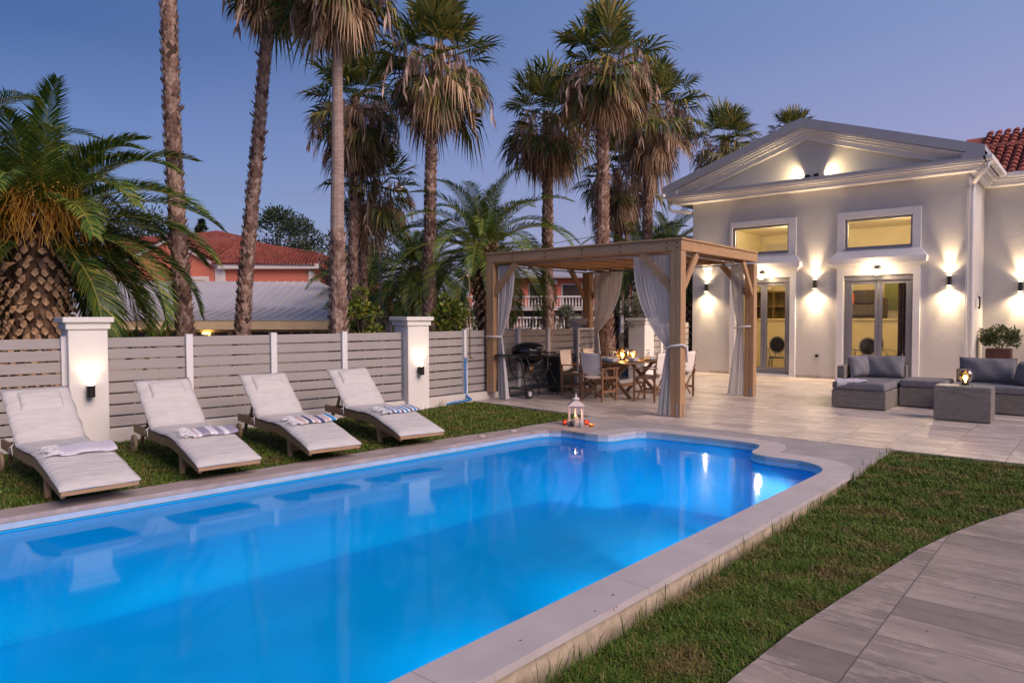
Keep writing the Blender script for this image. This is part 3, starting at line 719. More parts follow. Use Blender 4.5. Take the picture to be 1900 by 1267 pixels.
# empty loop: no strip lamp is placed under the cornice
for i, (x, y, lx) in enumerate(((-9.17,HY-.3,0),(-6.09,HY-.3,0),(-3.0,HY-.3,0))):
    pass
# wall phone
t_ = thing('wall_telephone', 'small black telephone hanging on the return wall beside the downpipe', 'telephone', (XR, 21.15, 2.0), radians(90))
b = MB(); b.box(-.05,.05,-.03,0,-.12,.12); b.build('base', M_trim, t_, bevel=.01)
b = MB(); b.tube([(0,-.06,-.15),(0,-.085,-.1),(0,-.085,.1),(0,-.06,.15)], [.03,.02,.02,.03], 10); b.build('handset', M_dark, t_, smooth=True)
b = MB(); b.tube([(0,-.05,.15),(0,-.02,.26)], .004, 6); b.build('cord', M_dark, t_)
# ================================================================== boundary wall, fence, pillars, gate
FO = Vector((-10.351, 3.768, 0)); FD = Vector((.1296, .9916, 0)).normalized(); FN = Vector((FD.y, -FD.x, 0))   # FN points to the garden
FR = atan2(FD.y, FD.x)       # local x axis along the fence
def fpos(t, n=0, z=0): v = FO+FD*t+FN*n; return (v.x, v.y, z)
M_kerb = stucco('kerb_render', (.66,.62,.58), .15)
M_slat = wood('grey_slat', (.335,.31,.30), (.455,.42,.405), (.35,14,14), .55, 5)
M_slatR = M_slat
M_pil = plain('pillar_paint', (.72,.70,.67), .65, .05, 2.5, bump=.12)
# local frame of everything on the fence: x along, y to the street (so -y faces the garden)
kb = MB(); kb.box(-4.2, 5.30, -.02, .16, -.3, .15)
def flat_thing(mb, name, mat, lab, cat, t, group=None, bevel=0):
    o = mb.build(name, mat, None, bevel=bevel); o.location = fpos(t); o.rotation_euler = (0,0,FR); return tag(o, lab, cat, group)
flat_thing(kb, 'low_wall', M_kerb, 'low white rendered wall that carries the slatted fence', 'wall', 0, bevel=.006)
def panel(t0, t1, label, z0=.175, n=8, h=.1315, gap=.023, posts=True, post_at=None, thick=.022, mat=None):
    t_ = thing('slatted_fence', label, 'fence', fpos(t0), FR, 'grey slatted fence panels')
    L = t1-t0
    m = MB()
    for k in range(n): m.box(0.002, L-.002, .045, .045+thick, z0+k*(h+gap), z0+k*(h+gap)+h)
    m.build('slats', mat or M_slat, t_, bevel=.004)
    # inner stiles
    s = MB(); zt = z0+n*(h+gap)-gap
    for x in (L*.33, L*.66): s.box(x-.012, x+.012, .068, .078, z0, zt)
    s.build('stiffener', M_slat, t_)
    return t_, zt
def fpost(t, label, z1=1.41):
    o = MB(); o.box(-.047,.047,.0,.08,.151,z1); o.box(-.05,.05,-.003,.083,z1,z1+.012)
    return flat_thing(o, 'fence_post', M_trim, label, 'fence post', t, 'white fence posts', bevel=.004)
PT = [(-3.9, -.55, 'at the left edge of the photo beyond the first lounger'), (-.02, .98, 'just right of the lit pillar behind the first lounger'), (1.08, 2.25, 'behind the second lounger'), (2.35, 3.49, 'behind the third lounger'), (3.59, 4.70, 'between the fourth lounger and the second pillar'),
      (5.20, 5.50, 'stub right of the second pillar')]
for a, b, w_ in PT[:-1]: panel(a, b, 'grey horizontal slat fence panel '+w_)
for t, w_ in ((-.52, 'at the left side of the first lit pillar'), (1.03, 'between the first and second loungers'), (2.30, 'above the third lounger'), (3.54, 'above the fourth lounger')):
    fpost(t, 'white fence post '+w_)
def pillar(t, label, size=.46, z1=1.60, out=.12, lit=True, l2=''):
    p = thing('pillar', label, 'pillar', fpos(t), FR, 'white fence pillars')
    h = size/2
    b = MB(); b.box(-h,h,-out,size-out,-.15,z1-.09); b.build('shaft', M_pil, p, bevel=.01)
    b = MB(); b.box(-h-.028,h+.028,-out-.028,size-out+.028,z1-.0895,z1); b.box(-h-.065,h+.065,-out-.065,size-out+.065,z1+.0005,z1+.07); b.build('cap', M_pil, p, bevel=.008)
    if lit:
        q = fpos(t+.0, out)
        sconce('pillar_light', l2, (q[0], q[1], .70), FR, True, PLP, 'up-lights on the pillars')
    return p
pillar(-.28, 'broad white pillar with a glowing lamp behind the first lounger', l2='dark up-light glowing on the pillar behind the first lounger')
pillar(4.96, 'white pillar with a glowing lamp right of the fourth lounger', l2='dark up-light glowing on the pillar right of the fourth lounger')
# the stretch from the second pillar to the villa runs straight back
FO = Vector((-9.735, 8.95, 0)); FD = Vector((.003, 1, 0)).normalized(); FN = Vector((FD.y, -FD.x, 0)); FR = atan2(FD.y, FD.x)
for a, b, w_ in ((0, 1.05, 'between the second pillar and the hose'), (1.15, 2.70, 'between the hose and the left pergola curtain'), (2.80, 3.75, 'behind the barbecue'), (3.85, 4.80, 'behind the waste bin and the canvas chairs')): panel(a, b, 'grey horizontal slat fence panel '+w_)
for t, w_ in ((1.10, 'with the blue hose'), (2.75, 'behind the left pergola curtain'), (3.80, 'behind the barbecue lid')): fpost(t, 'white fence post '+w_)
kb = MB(); kb.box(-.25, 1.95, -.05, .16, -.3, .15); flat_thing(kb, 'low_wall', M_kerb, 'end of the low white wall beside the blue hose and the pergola post', 'wall', 0, bevel=.006)
kb = MB(); kb.box(1.96, 4.82, .03, .16, -.3, .10); flat_thing(kb, 'low_wall', M_kerb, 'thin white kerb under the fence behind the barbecue', 'wall', 0, bevel=.006)
pillar(5.60, 'pale pillar behind the open gate and the far pergola curtain', size=.42, z1=1.56, out=-.10, lit=False)
pillar(7.86, 'grey-shaded pillar on the right of the gate opening behind the dining table', size=.50, z1=1.56, out=.26, lit=False)
panel(8.12, 8.98, 'slatted fence panel right of the gate pillar, behind the tied curtain', z0=.13, h=.150)
panel(9.08, 10.75, 'slatted fence panel running up to the villa wall', z0=.13, h=.150)
fpost(9.03, 'white fence post behind the tied curtain', 1.44)
kb2 = MB(); kb2.box(8.12, 10.78, -.02, .14, -.2, .10); flat_thing(kb2, 'low_wall', M_kerb, 'short white kerb under the fence beside the villa', 'wall', 0, bevel=.006)
t_ = thing('gate', 'white framed gate with grey slats standing behind the dining chairs', 'gate', fpos(4.86), FR)
b = MB(); b.box(0,.05,-.06,-.01,.02,1.40); b.box(.80,.85,-.06,-.01,.02,1.40); b.box(.05,.80,-.06,-.01,1.35,1.40); b.box(.05,.80,-.06,-.01,.02,.07); b.build('gate_frame', M_trim, t_, bevel=.004)
b = MB()
for k in range(8): b.box(.052,.798,-.045,-.025,.10+k*.155,.10+k*.155+.135)
b.build('slats', M_slat, t_)
b = MB(); b.tube([(.03,-.06,.98),(.03,-.11,.98),(.13,-.11,.98)], .009, 8); b.build('handle', M_dark, t_, smooth=True)
# shower riser with the blue hose
M_blue = plain('blue_hose', (.02,.20,.50), .4, .1, 9, bump=0)
M_brass = plain('brass_pipe', (.45,.33,.20), .35, .1, 6, metal=.7, bump=0)
t_ = thing('garden_shower', 'thin outdoor shower pipe with a tap rising above the fence', 'shower', (-9.66, 10.08, 0))
b = MB(); b.tube([(0,0,.85),(0,0,2.35),(.0,-.04,2.45),(.05,-.12,2.49)], .014, 8); b.build('riser', M_brass, t_, smooth=True)
b = MB(); b.lathe([(.02,.03),(.05,.0),(.05,-.01)], (.05,-.12,2.47), 12); b.build('shower_head', M_brass, t_, smooth=True)
b = MB(); b.tube([(0,0,.86),(.12,-.04,.86)], .02, 8); b.tube([(.06,-.02,.86),(.08,-.07,.92)], .012, 8); b.build('tap', M_brass, t_, smooth=True)
b = MB(); b.tube([(-.06,-.06,.84),(-.06,-.06,.20),(-.05,-.07,.12),(.04,-.10,.07),(.16,-.13,.04),(.06,-.30,.01),(-.02,-.50,-.01),(-.02,-.62,-.03)], .022, 8)
tag(b.build('garden_hose', M_blue, smooth=True), 'bright blue hose hanging down the fence onto the lawn', 'hose').location = (-9.66, 10.08, .02)
# ================================================================== pergola
M_pine = wood('pergola_pine', (.34,.195,.10), (.60,.375,.20), (7,7,.5), .6, 5)
M_pineX = wood('pergola_pine_beam', (.34,.195,.10), (.60,.375,.20), (.5,7,7), .6, 5)
M_pineY = wood('pergola_pine_rafter', (.36,.205,.10), (.62,.385,.20), (7,.5,7), .6, 5)
M_steel = plain('galvanised_steel', (.35,.36,.38), .4, .1, 8, metal=.8, bump=0)
PXL, PXR, PYF, PYB = -9.60, -5.49, 10.70, 14.42
def SK(x, y): return x-.062*(y-10.7)
pg = thing('pergola', 'open pine pergola with tied white curtains over the dining table', 'pergola', (-7.5, 12.7, 0))
def pb(mb, name, mat, **k):
    mb.v = [(SK(x, y)+7.5, y-12.7, z) for x, y, z in mb.v]; return mb.build(name, mat, pg, **k)
for x, y, z0 in ((PXL, PYF, .15), (PXR, PYF, 0), (PXL+.02, PYB, 0), (PXR-.02, PYB, 0)):
    m = MB(); m.box(x-.10,x-.003,y-.10,y+.10,z0,2.742); m.box(x+.0,x+.10,y-.10,y+.10,z0,2.742); o = pb(m, 'post', M_pine, bevel=.008)
    f = MB(); f.box(x+.02,x+.06,y-.104,y-.1005,z0+.01,z0+.22); f.box(x+.1005,x+.104,y-.02,y+.02,z0+.01,z0+.22)
    f.v = [(SK(a, b)+7.5, b-12.7, c) for a, b, c in f.v]; f.build('bracket', M_steel, o)
yf0 = PYF-.10; yb1 = PYB+.12
def beamX(y0, y1, z0, z1, x0=PXL-.09, x1=PXR+.105, nm='beam'):
    m = MB(); m.box(x0, x1, y0, y1, z0, z1); pb(m, nm, M_pineX, bevel=.006)
beamX(yf0, yf0+.07, 2.745, 2.915); beamX(yb1-.07, yb1, 2.79, 2.955, PXL, PXR)
beamX(yf0-.02, yf0+.11, 2.918, 2.952, PXL-.11, PXR+.125, 'top_plate'); beamX(yb1-.10, yb1+.02, 2.958, 2.99, PXL-.02, PXR+.02, 'top_plate')
for x0, x1 in ((PXL-.088, PXL-.02), (PXR+.033, PXR+.103)):
    dz = .04; ya, yb_ = yf0+.072, yb1-.072
    if x0 > -6: pass
    m = MB(); m.add([(x0,ya,2.747),(x1,ya,2.747),(x1,yb_,2.747+dz),(x0,yb_,2.747+dz),(x0,ya,2.915),(x1,ya,2.915),(x1,yb_,2.915+dz),(x0,yb_,2.915+dz)],
        [(0,3,2,1),(4,5,6,7),(0,1,5,4),(1,2,6,5),(2,3,7,6),(3,0,4,7)]); pb(m, 'beam', M_pineY, bevel=.006)
    m = MB(); a_, b_ = x0-.02, x1+.022; yc, yd = yf0+.112, yb1-.102
    m.add([(a_,yc,2.918),(b_,yc,2.918),(b_,yd,2.918+dz),(a_,yd,2.918+dz),(a_,yc,2.952),(b_,yc,2.952),(b_,yd,2.952+dz),(a_,yd,2.952+dz)],
        [(0,3,2,1),(4,5,6,7),(0,1,5,4),(1,2,6,5),(2,3,7,6),(3,0,4,7)]); pb(m, 'top_plate', M_pineY, bevel=.005)
for k in range(7):
    x = PXL+.45+k*.54; m = MB(); m.box(x-.03,x+.03,yf0+.072,yb1-.072,2.77,2.89); pb(m, 'rafter', M_pineY, bevel=.004)
m = MB()
for k in range(27): m.box(PXL-.015+k*.149, PXL-.015+k*.149+.144, yf0+.072, yb1-.072, 2.895, 2.912)
pb(m, 'roof_boards', M_pineY)
# corner braces
for x, y in ((PXL, PYF), (PXR, PYF), (PXL+.02, PYB), (PXR-.02, PYB)):
    sx = 1 if x < -7 else -1; sy = 1 if y < 12 else -1
    zt = 2.74 if y < 12 else 2.775
    m = MB(); yy = y-.055 if y < 12 else y+.055
    m.bar((x+sx*.09, yy, 2.13), (x+sx*.66, yy, zt-.01), .05, .12, (0,1,0) if False else (0,0,1)); pb(m, 'brace', M_pine, bevel=.004)
    m = MB(); xx = x+.055*(-sx)
    m.bar((xx, y+sy*.09, 2.13), (xx, y+sy*.66, zt-.01), .05, .12); pb(m, 'brace', M_pine, bevel=.004)
# bolts on the front beam
for x in (-9.0,-8.2,-7.35,-6.55,-5.65,-5.46):
    for z in (2.79, 2.87):
        m = MB(); m.tube([(x, yf0-.008, z),(x, yf0+.001, z)], .014, 8); pb(m, 'bolt', M_dark)
# curtain rails
for a, b in (((PXL+.05, PYF+.03, 2.70),(PXR-.05, PYF+.03, 2.70)), ((PXL+.02, PYB-.03, 2.74),(PXR-.02, PYB-.03, 2.74)), ((PXR-.03, PYF+.05, 2.70),(PXR-.05, PYB-.05, 2.73)), ((PXL+.07, PYF+.05, 2.70),(PXL+.02, PYB-.05, 2.73))):
    m = MB(); m.tube([a, b], .013, 8); pb(m, 'curtain_rail', M_steel, smooth=True)
# curtains: sheer cloth
s_ = N('sheer_curtain')
s_.base((.78,.77,.78)); s_.rough(.9)
tl = s_.n('ShaderNodeBsdfTranslucent'); tl.inputs['Color'].default_value = (.75,.75,.78,1)
tp = s_.n('ShaderNodeBsdfTransparent')
m1 = s_.n('ShaderNodeMixShader'); m1.inputs[0].default_value = .40; s_.l(s_.b.outputs[0], m1.inputs[1]); s_.l(tl.outputs[0], m1.inputs[2])
m2 = s_.n('ShaderNodeMixShader'); m2.inputs[0].default_value = .14; s_.l(m1.outputs[0], m2.inputs[1]); s_.l(tp.outputs[0], m2.inputs[2])
s_.l(m2.outputs[0], s_.o.inputs[0]); s_.bump(s_.noise(300, detail=2), .2, .002); M_sheer = s_.m
def curtain(label, A, B, tie, bot0, bot1, ztop, ztie, phase=0, folds=11):
    # A, B: rail end points (x, y); tie: (x, y); bottom from bot0 to bot1
    A = Vector(A); B = Vector(B); T = Vector(tie); P0 = Vector(bot0); P1 = Vector(bot1)
    along = (B-A).normalized(); nrm = Vector((-along.y, along.x))
    def fn(u, v):
        z = ztop*(1-v)
        c = A.lerp(B, u)
        if z > ztie:
            t = (ztop-z)/(ztop-ztie)
            # far edge swags in a curve, near edge hangs straight
            e = t**(1.25+1.15*u)
            p = c.lerp(T+along*(u-.5)*.10, e); w_ = 1-.75*t
        else:
            t = (ztie-z)/ztie; q = P0.lerp(P1, u)
            p = (T+along*(u-.5)*.10).lerp(q, min(1, t**.75)); w_ = .25+.75*t
        amp = .035*w_+.008
        f = sin(u*folds*2*pi+phase+1.5*v)*amp + sin(u*folds*4.7+phase*3+2*v)*amp*.5
        p = p+nrm*f
        zz = z
        if v > .985: zz = .012+.02*abs(sin(u*17+phase))
        return (SK(p.x, p.y), p.y, zz)
    m = MB(); m.grid(fn, 110, 60)
    o = m.build('curtain', M_sheer, None, smooth=True)
    tag(o, label, 'curtain', 'tied-back curtains of the pergola'); return o
def tieback(label, pts):
    m = MB(); m.tube([(SK(a, b), b, c) for a, b, c in pts], .018, 8)
    tag(m.build('curtain_tie', plain('cotton_band', (.66,.66,.68), .9), smooth=True), label, 'curtain tie', 'cotton ties of the pergola curtains')
curtain('tied white curtain on the front left pergola post, nearest the barbecue', (PXL+.13, PYF+.03), (PXL+.55, PYF+.03), (PXL+.17, PYF+.02), (PXL+.14, PYF+.05), (PXL+.42, PYF-.02), 2.69, 1.27, 0, 9)
curtain('widest sheer curtain, swagged to the front right pergola post beside the dining chairs', (PXR-.10, PYF+.03), (PXR-.84, PYF+.03), (PXR-.13, PYF-.03), (PXR-.06, PYF-.06), (PXR-.32, PYF-.10), 2.69, 1.13, 1, 12)
curtain('tied curtain on the back right pergola post in front of the left door', (PXR-.16, PYB-.03), (PXR-.44, PYB-.03), (PXR-.20, PYB-.08), (PXR-.12, PYB-.06), (PXR-.46, PYB-.16), 2.73, 1.42, 2, 9)
curtain('tied warm-lit curtain on the back left pergola post above the gate', (PXL+.24, PYB-.03), (PXL+1.0, PYB-.03), (PXL+.30, PYB-.05), (PXL+.24, PYB-.02), (PXL+.5, PYB-.08), 2.73, 1.30, 3, 11)
tieback('cotton tie round the front right pergola post', [(PXR-.2,PYF-.07,1.12),(PXR-.08,PYF-.125,1.17),(PXR+.12,PYF-.11,1.20),(PXR+.135,PYF+.06,1.17),(PXR+.13,PYF+.10,1.05),(PXR+.12,PYF+.11,.90)])
tieback('cotton tie round the front left pergola post', [(PXL+.24,PYF-.02,1.27),(PXL+.14,PYF-.125,1.27),(PXL-.08,PYF-.125,1.27),(PXL-.12,PYF+.1,1.27)])
tieback('cotton tie on the back right pergola post', [(PXR-.32,PYB-.14,1.42),(PXR-.16,PYB-.13,1.45),(PXR+.02,PYB-.12,1.46)])

# ================================================================== barbecue
M_black = plain('gloss_black_enamel', (.012,.012,.014), .12, .1, 4, bump=0)
M_bframe = plain('black_tube', (.02,.02,.021), .4, .1, 5, bump=0)
bq = thing('barbecue', 'black kettle barbecue with side tables on a wheeled tube frame', 'barbecue', (-9.33, 11.52, 0), radians(88))
m = MB(); m.lathe([(.33,.90),(.365,.93),(.37,.955),(.355,1.02),(.28,1.09),(.14,1.13),(0,1.14)], (0,0,0), 28, 1.05, .95); m.build('lid', M_black, bq, smooth=True)
m = MB(); m.tube([(-.12,-.30,1.02),(-.12,-.35,1.03),(.12,-.35,1.03),(.12,-.30,1.02)], .012, 8); m.build('handle', M_steel, bq, smooth=True); m = MB(); m.tube([(-.06,0,1.15),(-.06,0,1.20),(.06,0,1.20),(.06,0,1.15)], .011, 8); m.build('handle', M_steel, bq, smooth=True)
m = MB(); m.lathe([(.05,.66),(.18,.70),(.28,.78),(.35,.87),(.365,.90),(.0,.899)], (0,0,0), 28, 1.05, .95); m.build('bowl', M_black, bq, smooth=True)
m = MB(); m.lathe([(.09,.50),(.10,.51),(.10,.655),(.0,.655)], (0,0,0), 16); m.build('ash_catcher', plain('smoked_metal', (.16,.10,.07), .4, metal=.7, bump=0), bq, smooth=True)
for s, L in ((-1, .62), (1, .46)):
    m = MB(); m.prism([(s*.33,-.22),(s*(.33+L*.75),-.20),(s*(.33+L),-.08),(s*(.33+L),.08),(s*(.33+L*.75),.20),(s*.33,.22)][::s], .885, .915); m.build('side_table', M_black, bq, bevel=.008)
for y in (-.26, .26):
    m = MB(); m.tube([(-.85,y*.7,.875),(-.62,y*.9,.87),(-.52,y,.80),(-.47,y,.55),(-.42,y,.28),(-.36,y,.10)], .014, 8)
    m.tube([(-.34,y*.9,.86),(-.30,y,.70),(-.28,y,.52),(-.10,y,.38),(.10,y,.38),(.28,y,.52),(.30,y,.72),(.36,y*.9,.86)], .014, 8)
    m.tube([(-.44,y,.36),(-.25,y,.38),(-.12,y,.38)], .012, 8)
    m.tube([(.30,y,.86),(.33,y,.62),(.5,y,.36),(.62,y,.2),(.64,y,.0)], .014, 8); m.build('leg_frame', M_bframe, bq, smooth=True)
m = MB(); m.box(-.38,.58,-.25,.25,.17,.185); m.build('bottom_shelf', M_bframe, bq)
for y in (-.32, .32):
    m = MB(); m.tube([(-.36,y-.03,.10),(-.36,y+.03,.10)], .10, 24); wq = m.build('wheel', M_bframe, bq, bevel=.006)
    m = MB(); m.tube([(-.36,y-.034,.10),(-.36,y+.034,.10)], .055, 18); m.build('rim', plain('pale_hub', (.55,.55,.56), .4), wq)
# waste bin
M_bin = plain('dark_plastic', (.045,.05,.055), .45, .1, 4, bump=.1)
bn = thing('waste_bin', 'dark grey plastic wheelie bin beside the barbecue', 'bin', (-9.45, 12.80, 0), radians(-8))
m = MB(); m.add([(-.19,-.20,0),(.19,-.20,0),(.19,.20,0),(-.19,.20,0),(-.25,-.27,.74),(.25,-.27,.74),(.25,.27,.74),(-.25,.27,.74)], [(0,3,2,1),(4,5,6,7),(0,1,5,4),(1,2,6,5),(2,3,7,6),(3,0,4,7)]); m.build('body', M_bin, bn, bevel=.015)
m = MB(); m.add([(-.27,-.30,.742),(.27,-.30,.742),(.27,.30,.742),(-.27,.30,.742),(-.26,-.29,.79),(.26,-.29,.79),(.24,.24,.85),(-.24,.24,.85)], [(0,3,2,1),(4,5,6,7),(0,1,5,4),(1,2,6,5),(2,3,7,6),(3,0,4,7)]); m.build('lid', M_bin, bn, bevel=.012)
m = MB(); m.box(-.08,.08,-.225,-.19,.02,.12); m.build('pedal_recess', M_bframe, bn)
m = MB(); m.box(-.06,-.01,-.268,-.262,.60,.63); m.build('badge', plain('white_badge', (.7,.7,.7), .5), bn)

# ================================================================== director chairs and dining table
M_teak = wood('teak', (.17,.085,.045), (.33,.175,.09), (3,3,3), .5, 6)
s_ = N('canvas'); s_.base(s_.ramp(s_.noise(6), [(.3, (.70,.63,.57)), (.7, (.80,.74,.68))])); s_.rough(.9); s_.bump(s_.noise(250, detail=2), .3, .002); M_canvas = s_.m
def director(loc, rz, label):
    t_ = thing('director_chair', label, 'chair', loc, rz, 'wooden director chairs round the table')
    # local: sitter looks towards -y, back at +y
    for s in (-1, 1):
        m = MB(); m.bar((s*.27,-.21,0),(s*.27,-.21,.635),.045,.028); m.build('leg', M_teak, t_, bevel=.004)
        m = MB(); m.bar((s*.27,.21,0),(s*.27,.21,.635),.045,.028); m.build('leg', M_teak, t_, bevel=.004)
        m = MB(); m.box(s*.27-.035,s*.27+.035,-.29,.27,.636,.658); m.build('armrest', M_teak, t_, bevel=.006)
        m = MB(); m.bar((s*.27,-.19,.20),(s*.27,.19,.20),.02,.045); m.build('side_rail', M_teak, t_, bevel=.003); m = MB(); m.bar((s*.27,-.19,.47),(s*.27,.19,.47),.02,.045); m.build('side_rail', M_teak, t_, bevel=.003)
        m = MB(); m.tube([(s*.255,.20,.50),(s*.262,.235,.66),(s*.268,.25,.78),(s*.27,.27,.955)], .014, 8); m.build('back_post', M_teak, t_, smooth=True)
        m = MB()   # curved side bracket
        m.tube([(s*.275,.215,.62),(s*.275,.25,.55),(s*.275,.225,.46)], .016, 8); m.build('bracket', M_teak, t_, smooth=True)
    for y in (-.17, .17):
        m = MB(); m.bar((-.24,y-.012,.05),(.24,y-.012,.46),.02,.04); m.build('cross_leg', M_teak, t_, bevel=.003)
        m = MB(); m.bar((.24,y+.012,.05),(-.24,y+.012,.46),.02,.04); m.build('cross_leg', M_teak, t_, bevel=.003)
    m = MB(); m.grid(lambda u, v: (-.24+.48*u, -.2+.4*v, .475-.03*sin(pi*u)), 10, 4); m.build('seat', M_canvas, t_, smooth=True, solid=.006)
    m = MB(); m.grid(lambda u, v: ((-.275+.55*u)*(1-.10*(1-v)), .255+.045*sin(pi*u)-.045*(1-v)+(.01 if .2<v<.9 else 0), .56+.39*v-.06*sin(pi*u)*(1-v)), 14, 8); m.build('back_cloth', M_canvas, t_, smooth=True, solid=.007)
    return t_
d0 = director((-7.76, 11.80, 0), radians(8+180), 'director chair nearest the camera with its canvas back towards the pool')
d0.rotation_euler.z = radians(-172)
CH = [((-6.98, 12.42, 0), radians(-82), 'director chair on the right of the table beside the blue-white curtain', ),
      ((-8.72, 12.38, 0), radians(100), 'director chair on the left of the table nearest the waste bin'),
      ((-8.72, 13.25, 0), radians(98), 'director chair on the left of the table, farther back by the gate'),
      ((-6.90, 13.50, 0), radians(-86), 'director chair on the right of the table, mostly hidden by the tied curtain')]
d0.rotation_euler.z = 0
# the sitter of the first chair looks away from the camera, so its back is towards -y
d0.rotation_euler.z = radians(172)
for l_, r_, lb in CH: dup(d0, l_, r_, lb)
tb = thing('dining_table', 'wooden dining table laid with bowls, glasses and glowing globes under the pergola', 'table', (-7.80, 12.98, 0), radians(4))
m = MB()
for k in range(9): m.box(-.45+k*.1005, -.45+k*.1005+.096, -.95, .95, .715, .74)
m.build('tabletop', M_teak, tb, bevel=.004)
m = MB(); m.box(-.40,.40,-.80,-.74,.65,.713); m.box(-.40,.40,.74,.80,.65,.713); m.box(-.02,.02,-.74,.74,.64,.70); m.build('apron', M_teak, tb)
for y in (-.62, .62):
    m = MB(); m.bar((-.36,y-.025,0),(.30,y-.025,.70),.045,.07); m.build('leg', M_teak, tb, bevel=.004)
    m = MB(); m.bar((.36,y+.025,0),(-.30,y+.025,.70),.045,.07); m.build('leg', M_teak, tb, bevel=.004)
m = MB(); m.box(-.03,.03,-.64,.64,.20,.26); m.build('stretcher', M_teak, tb)
def ontable(x, y): a = radians(4); return (-7.80+x*cos(a)-y*sin(a), 12.98+x*sin(a)+y*cos(a), .741)
M_china = plain('white_china', (.80,.80,.82), .25, .03, 3, bump=0)
s_ = N('wine_glass'); t = s_.t; t.nodes.remove(s_.b)
lw = s_.n('ShaderNodeLayerWeight'); lw.inputs[0].default_value = .35
gl = s_.n('ShaderNodeBsdfGlossy'); gl.inputs['Roughness'].default_value = .03; tr = s_.n('ShaderNodeBsdfTransparent'); tr.inputs['Color'].default_value = (.93,.93,.93,1)
ms = s_.n('ShaderNodeMixShader'); s_.l(lw.outputs['Facing'], ms.inputs[0]); s_.l(tr.outputs[0], ms.inputs[1]); s_.l(gl.outputs[0], ms.inputs[2]); s_.l(ms.outputs[0], s_.o.inputs[0]); M_wine = s_.m
bw = [(.03,-.78),(-.28,-.45),(.30,-.38),(-.28,.15),(.32,.35),(-.25,.70)]
BL = ['white bowl and plate nearest the camera on the dining table', 'white bowl and plate at the near left side of the table', 'white bowl and plate at the near right side of the table', 'white bowl and plate in the middle left of the table', 'white bowl and plate at the right edge by the far chair', 'white bowl and plate at the far left corner of the table']
for k, (x, y) in enumerate(bw):
    t_ = thing('place_setting', BL[k], 'tableware', ontable(x, y), 0, 'place settings on the dining table')
    m = MB(); m.lathe([(.08,0),(.145,.012),(.15,.018),(.0,.014)], (0,0,0), 24); m.build('plate', plain('grey_plate', (.18,.19,.21), .3), t_, smooth=True)
    m = MB(); m.add([(-.06,-.06,.019),(.06,-.06,.019),(.06,.06,.019),(-.06,.06,.019),(-.10,-.10,.085),(.10,-.10,.085),(.10,.10,.085),(-.10,.10,.085),(-.085,-.085,.08),(.085,-.085,.08),(.085,.085,.08),(-.085,.085,.08),(-.05,-.05,.03),(.05,-.05,.03),(.05,.05,.03),(-.05,.05,.03)],
        [(0,3,2,1),(0,1,5,4),(1,2,6,5),(2,3,7,6),(3,0,4,7),(4,5,9,8),(5,6,10,9),(6,7,11,10),(7,4,8,11),(8,9,13,12),(9,10,14,13),(10,11,15,14),(11,8,12,15),(12,13,14,15)]); m.build('bowl', M_china, t_, bevel=.004)
GL_ = ['wine glass at the near left of the glowing globes', 'wine glass between the two glowing globes', 'wine glass in front of the grey gate pillar', 'wine glass at the far left of the table']
g0 = None
for k, (x, y) in enumerate([(-.17,-.30),(.15,-.12),(.40,.10),(-.2,.45)]):
    m = MB(); m.lathe([(.036,0),(.034,.004),(.006,.01),(.005,.09),(.03,.12),(.042,.16),(.040,.20),(.033,.235),(.031,.235),(.038,.20),(.040,.16),(.028,.124),(0,.11)], (0,0,0), 18)
    if g0 is None: g0 = m.build('wine_glass', M_wine, smooth=True); o = g0
    else: o = g0.copy(); COL.objects.link(o)
    o.location = ontable(x, y); tag(o, GL_[k], 'wine glass', 'wine glasses on the dining table')
s_ = N('amber_glass'); t = s_.t; t.nodes.remove(s_.b)
lw = s_.n('ShaderNodeLayerWeight'); lw.inputs[0].default_value = .35
gl = s_.n('ShaderNodeBsdfGlossy'); gl.inputs['Roughness'].default_value = .05; tr = s_.n('ShaderNodeBsdfTransparent'); tr.inputs['Color'].default_value = (.95,.72,.36,1)
ms = s_.n('ShaderNodeMixShader'); s_.l(lw.outputs['Facing'], ms.inputs[0]); s_.l(tr.outputs[0], ms.inputs[1]); s_.l(gl.outputs[0], ms.inputs[2]); s_.l(ms.outputs[0], s_.o.inputs[0]); M_amber = s_.m
def globe(loc, label, r=.11, P=3):
    t_ = thing('globe_lamp', label, 'table lamp', loc, 0, 'amber glass globe lamps')
    m = MB(); m.lathe([(.055,0),(.055,.04),(.03,.045)], (0,0,0), 16); m.build('base', M_dark, t_)
    m = MB(); m.lathe([(r*sin(a)+.001, .04+r-r*cos(a)) for a in [.45+(pi-.95)*k/14 for k in range(15)]], (0,0,0), 24); m.build('glass_shade', M_amber, t_, smooth=True)
    m = MB(); m.lathe([(.012,.045),(.012,.07),(.03,.10),(.034,.13),(.02,.155),(0,.16)], (0,0,0), 14); m.build('bulb', emit('amber_bulb', (1,.62,.22), 22), t_, smooth=True)
    lamp('bulb_light', 'POINT', (0,0,.13), P, (1,.66,.32), .035, t_)
globe(ontable(-.13,-.02), 'taller amber globe lamp on the dining table', .125, 80)
globe(ontable(.02,.18), 'smaller bright amber globe lamp on the dining table near the pillar', .10, 80)
m = MB(); rnd = random.Random(4)
for k in range(40):
    x = rnd.uniform(-.2,.35); y = rnd.uniform(-.6,.5); m.lathe([(.012,.002),(.010,.012),(0,.016)], (x,y,0), 6)
o = m.build('petals', plain('cream_petals', (.75,.70,.50), .7)); o.location = ontable(0,0); o.rotation_euler.z = radians(4); tag(o, 'cream petals scattered among the plates on the dining table', 'petals', kind='stuff')
